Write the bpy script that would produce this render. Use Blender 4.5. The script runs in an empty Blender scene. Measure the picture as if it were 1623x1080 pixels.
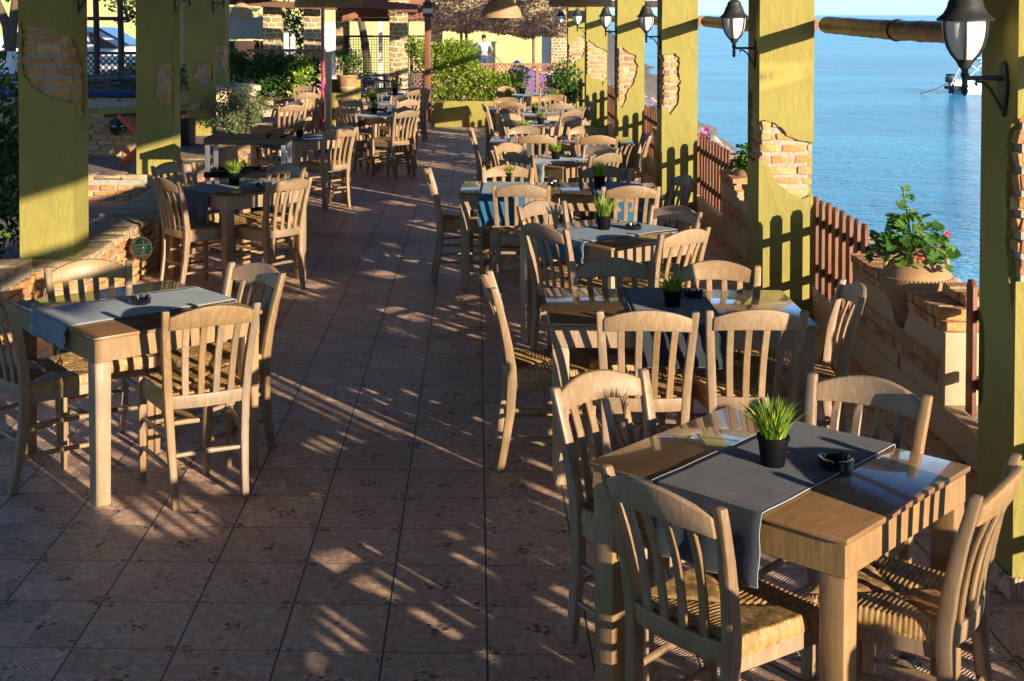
import bpy, bmesh, math, random
from math import sin, cos, pi, radians, sqrt, atan2, tan, exp, floor
from mathutils import Vector, Matrix, noise
R = random.Random(7)
sc = bpy.context.scene
COL = sc.collection

# ------------------------------------------------------------------ camera, sky, sun, exposure
FPX, PPX, PITCH, YAW, EYE = 2057.5, 697.0, radians(1.5), 0.0282, 2.14
PPY = 23.7 + FPX*tan(PITCH)
cam = bpy.data.cameras.new('camera'); camo = bpy.data.objects.new('camera', cam); COL.objects.link(camo)
camo.location = (0, 0, EYE); camo.rotation_euler = (pi/2 - PITCH, 0, YAW)
cam.sensor_width = 36; cam.lens = FPX/1623*36
cam.shift_x = (811.5-PPX)/1623; cam.shift_y = (PPY-540)/1623
cam.clip_start = .05; cam.clip_end = 20000
sc.camera = camo
SUN_AZ, SUN_EL = radians(39.2), radians(10.6)       # azimuth from -Y towards +X
world = bpy.data.worlds.new('World'); sc.world = world; world.use_nodes = True
wn = world.node_tree
sky = wn.nodes.new('ShaderNodeTexSky'); sky.sky_type = 'NISHITA'; sky.sun_disc = False
sky.sun_elevation = SUN_EL; sky.sun_rotation = pi - SUN_AZ; sky.dust_density = .3; sky.ozone_density = 2.5; sky.air_density = 1.0
bg = wn.nodes['Background']; bg.inputs['Strength'].default_value = .076
tint = wn.nodes.new('ShaderNodeMix'); tint.data_type = 'RGBA'; tint.blend_type = 'MULTIPLY'; tint.inputs['Factor'].default_value = 1
tint.inputs[7].default_value = (.62, .86, 1.35, 1)
wn.links.new(sky.outputs[0], tint.inputs[6])
tc = wn.nodes.new('ShaderNodeTexCoord'); sx_ = wn.nodes.new('ShaderNodeSeparateXYZ'); wn.links.new(tc.outputs['Generated'], sx_.inputs[0])
hz = wn.nodes.new('ShaderNodeValToRGB'); wn.links.new(sx_.outputs[2], hz.inputs[0]); hz.color_ramp.interpolation = 'EASE'
hz.color_ramp.elements[0].position = 0; hz.color_ramp.elements[0].color = (1, 1, 1, 1); hz.color_ramp.elements[1].position = .42; hz.color_ramp.elements[1].color = (0, 0, 0, 1)
ad = wn.nodes.new('ShaderNodeMix'); ad.data_type = 'RGBA'; ad.blend_type = 'ADD'; wn.links.new(hz.outputs[0], ad.inputs['Factor'])
wn.links.new(tint.outputs[2], ad.inputs[6]); ad.inputs[7].default_value = (2.6, 4.6, 6.0, 1)     # pale hazy air over the sea
wn.links.new(ad.outputs[2], bg.inputs['Color'])
sl = bpy.data.lights.new('sun', 'SUN'); sl.energy = 5; sl.angle = radians(.5); sl.color = (1.0, .84, .63)
so = bpy.data.objects.new('sun', sl); COL.objects.link(so)
sdir = Vector((sin(SUN_AZ)*cos(SUN_EL), -cos(SUN_AZ)*cos(SUN_EL), sin(SUN_EL)))
so.rotation_euler = sdir.to_track_quat('Z', 'Y').to_euler(); so.location = (5, -5, 6)
sc.view_settings.view_transform = 'Standard'; sc.view_settings.look = 'None'
sc.view_settings.exposure = .98; sc.view_settings.gamma = 1; sc.view_settings.use_curve_mapping = False
try:
    sc.cycles.max_bounces = 8; sc.cycles.use_denoising = True
except Exception: pass

FW = Vector((-sin(YAW)*cos(PITCH), cos(YAW)*cos(PITCH), -sin(PITCH)))
RT = Vector((cos(YAW), sin(YAW), 0)); UP = RT.cross(FW)
def ray(u, v): return FW + RT*((u-PPX)/FPX) - UP*((v-PPY)/FPX)
def P(u, v, z=0.):                       # point on the horizontal plane z seen at photo pixel (u, v)
    d = ray(u, v); return Vector((0, 0, EYE)) + d*((z-EYE)/d.z)
def PY(u, v, y):
    d = ray(u, v); return Vector((0, 0, EYE)) + d*(y/d.y)

# ------------------------------------------------------------------ materials
class NT:
    def __init__(s, name):
        s.m = bpy.data.materials.new(name); s.m.use_nodes = True; s.t = s.m.node_tree
        s.b = s.t.nodes['Principled BSDF']; s.o = s.t.nodes['Material Output']
    def n(s, typ, **kw):
        nd = s.t.nodes.new(typ)
        for k, v in kw.items(): setattr(nd, k, v)
        return nd
    def l(s, a, b): s.t.links.new(a, b)
    def setin(s, sock, v):
        if hasattr(v, 'is_output') or isinstance(v, bpy.types.NodeSocket): s.l(v, sock)
        else: sock.default_value = v
    def M(s, op, a, b=None, c=None, clamp=False):
        nd = s.n('ShaderNodeMath', operation=op, use_clamp=clamp)
        s.setin(nd.inputs[0], a)
        if b is not None: s.setin(nd.inputs[1], b)
        if c is not None: s.setin(nd.inputs[2], c)
        return nd.outputs[0]
    def mix(s, f, a, b, mode='MIX'):
        nd = s.n('ShaderNodeMix', data_type='RGBA', blend_type=mode)
        s.setin(nd.inputs['Factor'], f)
        for k, v in ((6, a), (7, b)):
            s.setin(nd.inputs[k], (*v, 1) if isinstance(v, tuple) and len(v) == 3 else v)
        return nd.outputs[2]
    def noise(s, scale=5, detail=4, rough=.55, vec=None, dist=0.):
        nd = s.n('ShaderNodeTexNoise'); nd.inputs['Scale'].default_value = scale; nd.inputs['Detail'].default_value = detail
        nd.inputs['Roughness'].default_value = rough; nd.inputs['Distortion'].default_value = dist
        if vec is not None: s.l(vec, nd.inputs['Vector'])
        return nd
    def coord(s, kind='Object'): return s.n('ShaderNodeTexCoord').outputs[kind]
    def mapping(s, vec, scale=(1, 1, 1), rot=(0, 0, 0), loc=(0, 0, 0)):
        nd = s.n('ShaderNodeMapping'); s.l(vec, nd.inputs[0]); nd.inputs['Scale'].default_value = scale
        nd.inputs['Rotation'].default_value = rot; nd.inputs['Location'].default_value = loc; return nd.outputs[0]
    def ramp(s, f, stops, interp='LINEAR'):
        nd = s.n('ShaderNodeValToRGB'); s.l(f, nd.inputs[0]); cr = nd.color_ramp; cr.interpolation = interp
        while len(cr.elements) < len(stops): cr.elements.new(.5)
        for e, (p, c) in zip(cr.elements, stops): e.position = p; e.color = (*c, 1) if len(c) == 3 else c
        return nd.outputs[0]
    def bump(s, h, strength=.3, dist=.01):
        nd = s.n('ShaderNodeBump'); nd.inputs['Strength'].default_value = strength; nd.inputs['Distance'].default_value = dist
        s.setin(nd.inputs['Height'], h); s.l(nd.outputs[0], s.b.inputs['Normal'])
    def base(s, c):
        s.setin(s.b.inputs['Base Color'], (*c, 1) if isinstance(c, tuple) and len(c) == 3 else c)
    def rough(s, r): s.setin(s.b.inputs['Roughness'], r)

def simple(name, c, rough=.6, metal=0, var=.12, scale=8, bump=0., coat=0., bscale=60, bdist=.004, kind='Object'):
    a = NT(name); co = a.coord(kind); f = a.noise(scale, 5, .6, co).outputs[0]
    lo = tuple(x*(1-var) for x in c); hi = tuple(min(1, x*(1+var)) for x in c)
    a.base(a.ramp(f, [(.3, lo), (.7, hi)])); a.rough(rough); a.b.inputs['Metallic'].default_value = metal
    a.b.inputs['Coat Weight'].default_value = coat
    if bump: a.bump(a.noise(bscale, 4, .6, co).outputs[0], bump, bdist)
    return a.m
def wood(name, c1, c2, rough=.4, coat=0., stretch=(14, 14, 1.2), wear=.65):
    a = NT(name); co = a.coord(); inf = a.n('ShaderNodeObjectInfo'); info = inf.outputs['Random']
    ov = a.n('ShaderNodeVectorMath', operation='ADD'); a.l(co, ov.inputs[0]); cmb = a.n('ShaderNodeCombineXYZ')
    for k in range(3): a.l(a.M('MULTIPLY', info, 31.+k*7), cmb.inputs[k])
    a.l(cmb.outputs[0], ov.inputs[1]); v = ov.outputs[0]
    g = a.noise(6, 7, .68, a.mapping(v, stretch)).outputs[0]; big = a.noise(3.5, 4, .65, v).outputs[0]; sc_ = a.noise(26, 5, .75, v).outputs[0]
    c = a.ramp(g, [(.28, tuple(x*.82 for x in c1)), (.5, c1), (.74, c2)])
    c = a.mix(a.ramp(big, [(.48, (0, 0, 0)), (.72, (wear, wear, wear))]), c, tuple(x*.62 for x in c1))
    c = a.mix(a.ramp(sc_, [(.62, (0, 0, 0)), (.70, (wear*.8,)*3)]), c, tuple(min(1, x*1.25+.03) for x in c2))
    hv = a.n('ShaderNodeHueSaturation'); a.l(c, hv.inputs['Color']); a.l(a.M('MULTIPLY_ADD', info, .36, .76), hv.inputs['Value'])
    a.l(a.M('MULTIPLY_ADD', a.M('FRACT', a.M('MULTIPLY', info, 17.)), .3, .85), hv.inputs['Saturation'])
    a.base(hv.outputs[0]); a.rough(a.M('MULTIPLY_ADD', big, .4, rough-.15)); a.b.inputs['Coat Weight'].default_value = coat
    a.b.inputs['Coat Roughness'].default_value = .08
    a.bump(a.M('ADD', g, a.M('MULTIPLY', sc_, .5)), .22, .003); return a.m
M = {}
M['chair'] = wood('painted_beech', (.31, .20, .108), (.44, .305, .182), .42)
M['table'] = wood('painted_table_wood', (.34, .22, .12), (.45, .31, .175), .42)
a = NT('varnished_table_top'); co = a.coord()
g = a.noise(5, 6, .6, a.mapping(co, (2, 16, 2))).outputs[0]; sm = a.noise(7, 3, .5, co).outputs[0]
a.base(a.ramp(g, [(.25, (.20, .105, .045)), (.75, (.33, .19, .09))]))
a.rough(a.ramp(sm, [(.35, (.20, .20, .20)), (.7, (.42, .42, .42))])); a.b.inputs['Coat Weight'].default_value = .85; a.b.inputs['Coat Roughness'].default_value = .04; a.b.inputs['Coat IOR'].default_value = 1.5; a.b.inputs['Specular IOR Level'].default_value = .3
a.bump(g, .08, .002); M['top'] = a.m

a = NT('woven_rush'); uv = a.n('ShaderNodeUVMap').outputs[0]
sp = a.n('ShaderNodeSeparateXYZ'); a.l(uv, sp.inputs[0])
cb = a.n('ShaderNodeCombineXYZ'); a.l(a.M('FLOOR', sp.outputs[0]), cb.inputs[0]); a.l(a.M('MULTIPLY', sp.outputs[1], 3.0), cb.inputs[1])
n1 = a.noise(1.7, 3, .7, cb.outputs[0]).outputs[0]
cb2 = a.n('ShaderNodeCombineXYZ'); a.l(a.M('MULTIPLY', sp.outputs[0], 5.), cb2.inputs[0]); a.l(a.M('MULTIPLY', sp.outputs[1], 8.), cb2.inputs[1])
n2 = a.noise(1.5, 4, .7, cb2.outputs[0]).outputs[0]
c = a.ramp(n1, [(.3, (.20, .095, .03)), (.46, (.44, .25, .08)), (.6, (.64, .43, .18)), (.78, (.78, .60, .34))])
c = a.mix(a.M('MULTIPLY', n2, .6), c, (.14, .07, .028))
a.base(c); a.rough(.5); a.bump(n2, .5, .004); M['rush'] = a.m

def stucco(name, c, var=.1, bump=.35):
    a = NT(name); co = a.coord('Object'); f = a.noise(1.6, 6, .65, co).outputs[0]; f2 = a.noise(90, 4, .6, co).outputs[0]
    tr = a.noise(5, 3, .6, a.mapping(co, (2.5, 2.5, .9)), 1.2).outputs[0]
    cc = a.ramp(a.M('ADD', a.M('MULTIPLY', f, .6), a.M('MULTIPLY', tr, .4)), [(.32, tuple(x*(1-var) for x in c)), (.68, tuple(x*(1+var) for x in c))])
    sp_ = a.noise(38, 4, .8, co).outputs[0]; cc = a.mix(a.ramp(sp_, [(.66, (0, 0, 0)), (.72, (.5, .5, .5))]), cc, tuple(min(1, x*1.35+.05) for x in c))
    # weather streaks and scuffs with a shape of their own
    st = a.noise(3, 5, .7, a.mapping(co, (5, 5, .5))).outputs[0]
    cc = a.mix(a.ramp(st, [(.58, (0, 0, 0)), (.75, (.35, .35, .35))]), cc, tuple(x*.72 for x in c))
    a.base(cc); a.rough(.82); a.bump(a.M('ADD', a.M('ADD', a.M('MULTIPLY', f2, .4), f), a.M('MULTIPLY', tr, 1.2)), bump, .012); return a.m
M['stucco'] = stucco('olive_yellow_stucco', (.30, .255, .056), .15, .5)
M['stucco_far'] = stucco('pale_lime_stucco', (.52, .48, .19))
M['plaster'] = stucco('cream_plaster', (.52, .39, .235), .12)
a = NT('old_brick'); co = a.coord(); isl = a.n('ShaderNodeNewGeometry').outputs['Random Per Island']
c = a.ramp(isl, [(0, (.50, .18, .05)), (.25, (.64, .29, .07)), (.5, (.68, .38, .11)), (.75, (.42, .15, .055)), (1, (.74, .49, .20))])
f = a.noise(40, 5, .7, co).outputs[0]; f3 = a.noise(9, 4, .6, co).outputs[0]
c = a.mix(a.ramp(f, [(.42, (0, 0, 0)), (.68, (.4, .4, .4))]), c, (.55, .46, .34))
c = a.mix(a.ramp(f3, [(.5, (0, 0, 0)), (.8, (.6, .6, .6))]), c, (.13, .075, .05))
a.base(c); a.rough(.9); a.bump(f, .9, .016); M['brick'] = a.m
M['mortar'] = simple('old_mortar', (.38, .34, .27), .95, var=.25, scale=30, bump=.8, bscale=70, bdist=.01)
a = NT('stone_cladding'); co = a.coord(); sp_ = a.n('ShaderNodeSeparateXYZ'); a.l(co, sp_.inputs[0]); wb = a.noise(2.6, 3, .6, co); ws = a.n('ShaderNodeSeparateColor'); a.l(wb.outputs['Color'], ws.inputs[0])
cb = a.n('ShaderNodeCombineXYZ'); a.l(a.M('ADD', a.M('ADD', sp_.outputs[0], sp_.outputs[1]), a.M('MULTIPLY', ws.outputs[0], .16)), cb.inputs[0]); a.l(a.M('ADD', sp_.outputs[2], a.M('MULTIPLY', ws.outputs[1], .16)), cb.inputs[1])
bt = a.n('ShaderNodeTexBrick'); a.l(cb.outputs[0], bt.inputs['Vector']); bt.squash = 1.6; bt.squash_frequency = 3; bt.offset = .37
bt.inputs['Scale'].default_value = 1; bt.inputs['Brick Width'].default_value = .16; bt.inputs['Row Height'].default_value = .115; bt.inputs['Mortar Size'].default_value = .018; bt.inputs['Mortar Smooth'].default_value = .3; bt.inputs['Bias'].default_value = 0
bt.inputs['Color1'].default_value = (.44, .28, .11, 1); bt.inputs['Color2'].default_value = (.19, .12, .06, 1); bt.inputs['Mortar'].default_value = (.72, .60, .38, 1)
c = a.mix(a.M('MULTIPLY', a.noise(16, 5, .7, co).outputs[0], .35), bt.outputs['Color'], (.40, .30, .18)); a.base(c); a.rough(.88); a.bump(a.M('SUBTRACT', 1., bt.outputs['Fac']), .7, .03); M['stone'] = a.m
M['redwood'] = wood('red_brown_stained_wood', (.20, .068, .032), (.33, .12, .058), .5)
M['darkwood'] = wood('dark_brown_wood', (.05, .025, .015), (.10, .05, .03), .55)
M['ceilwood'] = wood('ceiling_boards', (.16, .08, .04), (.24, .13, .07), .6, stretch=(1, 12, 12))
M['lattice'] = wood('terracotta_lattice_wood', (.30, .11, .06), (.42, .17, .10), .6)
M['iron'] = simple('dark_cast_iron', (.055, .06, .062), .5, .4, .3, 20, .2)
M['blackplastic'] = simple('black_plastic', (.0035, .004, .005), .62, 0, .1)
M['blackplastic'].node_tree.nodes['Principled BSDF'].inputs['Specular IOR Level'].default_value = .15
M['glassblack'] = simple('glossy_black_glass', (.006, .007, .009), .08, 0, .1, coat=1)
M['alu'] = simple('brushed_aluminium', (.62, .63, .65), .3, .9, .05)
M['white'] = simple('white_paint', (.78, .78, .76), .5, 0, .04)
a = NT('frosted_lamp_glass'); a.base((.86, .84, .80)); a.rough(.25); a.b.inputs['Subsurface Weight'].default_value = .4; a.b.inputs['Subsurface Radius'].default_value = (.04, .04, .04); M['lampglass'] = a.m
M['terra'] = simple('weathered_terracotta', (.36, .205, .095), .75, 0, .3, 6, .4)
M['soil'] = simple('potting_soil', (.03, .02, .013), .95, 0, .3, 40, .8)
def wick(name, c):
    a = NT(name); f = a.noise(50, 4, .6, a.coord()).outputs[0]; col = a.ramp(f, [(.3, tuple(x*.7 for x in c)), (.7, c)]); a.base(col); a.rough(.6)
    tr = a.n('ShaderNodeBsdfTranslucent'); a.l(col, tr.inputs[0]); mx = a.n('ShaderNodeMixShader'); mx.inputs[0].default_value = .42
    a.l(a.b.outputs[0], mx.inputs[1]); a.l(tr.outputs[0], mx.inputs[2]); a.l(mx.outputs[0], a.o.inputs[0]); return a.m
M['wicker'] = wick('natural_wicker', (.88, .60, .33)); M['wickerdark'] = wick('brown_wicker', (.66, .46, .28))
M['blind'] = simple('brown_rolled_plastic_blind', (.20, .10, .062), .5, 0, .35, 5, .8, bscale=22, bdist=.02, coat=.12)
M['blue'] = simple('blue_plastic_sheet', (.01, .08, .45), .45, 0, .2)
M['navy'] = simple('dark_blue_canvas', (.008, .035, .16), .8)
M['orange'] = simple('orange_red_paint', (.65, .10, .02), .5)
M['skin'] = simple('skin', (.42, .24, .16), .55); M['hair'] = simple('dark_hair', (.015, .011, .009), .6)
M['jeans'] = simple('blue_denim', (.035, .06, .14), .85); M['tshirt'] = simple('white_cotton', (.75, .77, .8), .85)
M['magenta'] = simple('maroon_pipe_paint', (.30, .02, .035), .35, 0, .1, coat=.5)
M['pinkpaint'] = simple('bright_pink_paint', (.75, .03, .22), .5)
def fabric(name, c):
    a = NT(name); co = a.coord(); w = a.noise(260, 2, .6, co).outputs[0]; f = a.noise(5, 4, .6, co).outputs[0]
    cc = a.ramp(f, [(.3, tuple(x*.8 for x in c)), (.7, tuple(x*1.2 for x in c))]); cc = a.mix(a.M('MULTIPLY', w, .5), cc, tuple(min(1, x*1.9) for x in c))
    a.base(cc); a.rough(.9); a.b.inputs['Sheen Weight'].default_value = .15; a.bump(a.M('ADD', w, a.M('MULTIPLY', f, 3.)), .5, .003); return a.m
M['slate'] = fabric('slate_cloth', (.015, .021, .033)); M['petrol'] = fabric('petrol_blue_cloth', (.012, .085, .16))
M['thread'] = simple('pale_hem_thread', (.42, .42, .40), .9)
M['pale'] = fabric('pale_blue_grey_cloth', (.20, .25, .28)); M['grey'] = fabric('charcoal_cloth', (.04, .045, .055))
def leafmat(name, c1, c2, c3, trans=.25, rough=.5):
    a = NT(name); isl = a.n('ShaderNodeNewGeometry').outputs['Random Per Island']
    a.base(a.ramp(isl, [(0, c1), (.5, c2), (1, c3)])); a.rough(rough)
    tr = a.n('ShaderNodeBsdfTranslucent'); a.l(a.ramp(isl, [(0, tuple(min(1, x*1.6) for x in c1)), (1, tuple(min(1, x*1.4) for x in c3))]), tr.inputs[0])
    mx = a.n('ShaderNodeMixShader'); mx.inputs[0].default_value = trans
    a.l(a.b.outputs[0], mx.inputs[1]); a.l(tr.outputs[0], mx.inputs[2]); a.l(mx.outputs[0], a.o.inputs[0]); return a.m
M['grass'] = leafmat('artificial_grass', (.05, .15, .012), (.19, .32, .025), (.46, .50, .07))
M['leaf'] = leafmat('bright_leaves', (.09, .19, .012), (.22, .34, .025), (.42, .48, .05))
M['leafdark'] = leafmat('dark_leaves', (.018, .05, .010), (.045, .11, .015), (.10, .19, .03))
M['leafmid'] = leafmat('geranium_leaves', (.03, .10, .015), (.08, .19, .02), (.18, .30, .04))
M['leafolive'] = leafmat('olive_leaves', (.07, .12, .04), (.13, .20, .07), (.28, .32, .17))
M['flowerpink'] = simple('magenta_petals', (.65, .05, .35), .6); M['flowerred'] = simple('red_petals', (.75, .05, .06), .6)
M['bark'] = simple('branch_bark', (.11, .075, .05), .9, 0, .3, 20, .6)
M['net'] = leafmat('dry_brush_scraps', (.20, .12, .08), (.40, .25, .16), (.72, .54, .32), .3, .9)
M['straw'] = simple('straw_thatch', (.42, .33, .20), .9, 0, .3, 40, .8)
M['rock'] = simple('pale_shore_rock', (.58, .50, .39), .9, 0, .25, 3, .6)
M['carwhite'] = simple('white_car_paint', (.72, .74, .78), .25, 0, .03, coat=1); M['carglass'] = simple('dark_car_glass', (.01, .015, .02), .05, 0, .1, coat=1)
M['rubber'] = simple('black_rubber', (.02, .02, .02), .7); M['greenglass'] = simple('bottle_green_glass', (.006, .025, .018), .06, 0, .2, coat=1)
M['rope'] = simple('tarred_rope', (.05, .04, .03), .9); M['gate'] = simple('pale_grey_painted_gate', (.42, .46, .50), .6)
M['pave'] = simple('worn_stone_paving', (.28, .20, .14), .85, 0, .35, 5, .5, kind='Generated')

# --- floor tiles
a = NT('terracotta_relief_tiles'); pos = a.n('ShaderNodeNewGeometry').outputs['Position']
s = a.n('ShaderNodeSeparateXYZ'); a.l(pos, s.inputs[0])
TS = .35
U = a.M('DIVIDE', a.M('SUBTRACT', s.outputs[0], .1087*TS), TS); V = a.M('DIVIDE', a.M('SUBTRACT', s.outputs[1], 15.28*TS), TS)
tx = a.M('SUBTRACT', a.M('FRACT', U), .5); ty = a.M('SUBTRACT', a.M('FRACT', V), .5)
ax = a.M('ABSOLUTE', tx); ay = a.M('ABSOLUTE', ty)
cell = a.n('ShaderNodeTexWhiteNoise', noise_dimensions='2D'); cv = a.n('ShaderNodeCombineXYZ')
a.l(a.M('FLOOR', U), cv.inputs[0]); a.l(a.M('FLOOR', V), cv.inputs[1]); a.l(cv.outputs[0], cell.inputs['Vector'])
wob = a.noise(9, 3, .6, pos).outputs[0]
su = a.M('ADD', a.M('ADD', ax, ay), a.M('MULTIPLY', wob, .10))
hat = a.M('SINE', a.M('MULTIPLY', su, 2*pi*21))
rr = a.M('SQRT', a.M('ADD', a.M('MULTIPLY', tx, tx), a.M('MULTIPLY', ty, ty)))
cx_ = a.M('SUBTRACT', .5, ax); cy_ = a.M('SUBTRACT', .5, ay)
rc = a.M('SQRT', a.M('ADD', a.M('MULTIPLY', cx_, cx_), a.M('MULTIPLY', cy_, cy_)))
rm = a.M('MINIMUM', rr, rc)
vo = a.n('ShaderNodeTexVoronoi'); vo.inputs['Scale'].default_value = 34; a.l(pos, vo.inputs['Vector'])
sc_ = a.n('ShaderNodeSeparateColor'); a.l(vo.outputs['Color'], sc_.inputs[0])
peb = a.M('MULTIPLY', a.M('LESS_THAN', rm, a.M('MULTIPLY_ADD', sc_.outputs[1], .10, .09)), a.M('LESS_THAN', vo.outputs['Distance'], .42))
big = a.noise(1.1, 5, .65, pos).outputs[0]; fine = a.noise(30, 5, .7, pos).outputs[0]
c = a.ramp(fine, [(.32, (.30, .175, .12)), (.48, (.56, .37, .26)), (.64, (.80, .61, .46))])
c = a.mix(a.M('MULTIPLY', big, .4), c, (.42, .29, .21))
c = a.mix(a.M('MULTIPLY', a.M('SUBTRACT', .5, a.M('MULTIPLY', hat, .5)), a.M('MULTIPLY_ADD', a.noise(14, 4, .7, pos).outputs[0], 1.5, -.25, clamp=True)), c, (.19, .09, .06))
hv = a.n('ShaderNodeHueSaturation'); a.l(c, hv.inputs['Color']); a.l(a.M('MULTIPLY_ADD', cell.outputs[0], .34, 1.12), hv.inputs['Value']); c = hv.outputs[0]
pc = a.ramp(sc_.outputs[0], [(0, (.05, .05, .04)), (.4, (.10, .11, .08)), (.6, (.22, .17, .12)), (.8, (.28, .24, .19)), (1, (.06, .07, .06))], 'CONSTANT')
c = a.mix(a.M('MULTIPLY', peb, .95), c, pc)
gx = a.M('GREATER_THAN', ax, .489); gy = a.M('GREATER_THAN', ay, .4925)
gr = a.M('MAXIMUM', gx, gy)
c = a.mix(a.M('GREATER_THAN', ax, .480), c, (.55, .45, .36)); c = a.mix(gr, c, a.mix(gx, (.10, .08, .065), (.035, .028, .024)))  # pale strip paints light caught on tile edges; joints are darker
stain = a.noise(.55, 6, .7, pos).outputs[0]
c = a.mix(a.ramp(stain, [(.54, (0, 0, 0)), (.74, (.35, .35, .35))]), c, (.20, .14, .11))
a.base(c); a.rough(a.M('MULTIPLY_ADD', big, .35, .28))
hh = a.M('SUBTRACT', a.M('MULTIPLY_ADD', hat, .3, a.M('MULTIPLY', fine, .6)), a.M('MULTIPLY', gr, 3.))
a.bump(a.M('ADD', hh, a.M('MULTIPLY', peb, .5)), 1.0, .0045); M['tiles'] = a.m
# --- sea
a = NT('sea_water'); pos = a.n('ShaderNodeNewGeometry').outputs['Position']
w1 = a.noise(.55, 5, .6, a.mapping(pos, (1, 2.2, 1), (0, 0, .35)), .6).outputs[0]
w2 = a.noise(3.2, 4, .6, a.mapping(pos, (1, 2, 1), (0, 0, .15)), .4).outputs[0]
w3 = a.noise(.05, 3, .5, a.mapping(pos, (1, 3, 1))).outputs[0]
sp = a.n('ShaderNodeSeparateXYZ'); a.l(pos, sp.inputs[0])
a.base(a.mix(a.ramp(w3, [(.38, (0, 0, 0)), (.62, (1, 1, 1))]), (.012, .31, .66), (.055, .52, .87)))
a.rough(.12); a.b.inputs['IOR'].default_value = 1.33
a.bump(a.M('ADD', w1, a.M('MULTIPLY', w2, .5)), 1.0, .8); M['sea'] = a.m
a = NT('pebble_beach_and_earth'); pos = a.n('ShaderNodeNewGeometry').outputs['Position']
vo = a.n('ShaderNodeTexVoronoi'); vo.inputs['Scale'].default_value = 9; a.l(pos, vo.inputs['Vector'])
sc_ = a.n('ShaderNodeSeparateColor'); a.l(vo.outputs['Color'], sc_.inputs[0])
c = a.ramp(sc_.outputs[0], [(0, (.14, .11, .09)), (.5, (.26, .22, .18)), (1, (.42, .38, .33))])
c = a.mix(a.noise(.6, 5, .6, pos).outputs[0], c, (.22, .17, .12)); a.base(c); a.rough(.9); a.bump(vo.outputs['Distance'], .8, .04); M['ground'] = a.m

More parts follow.
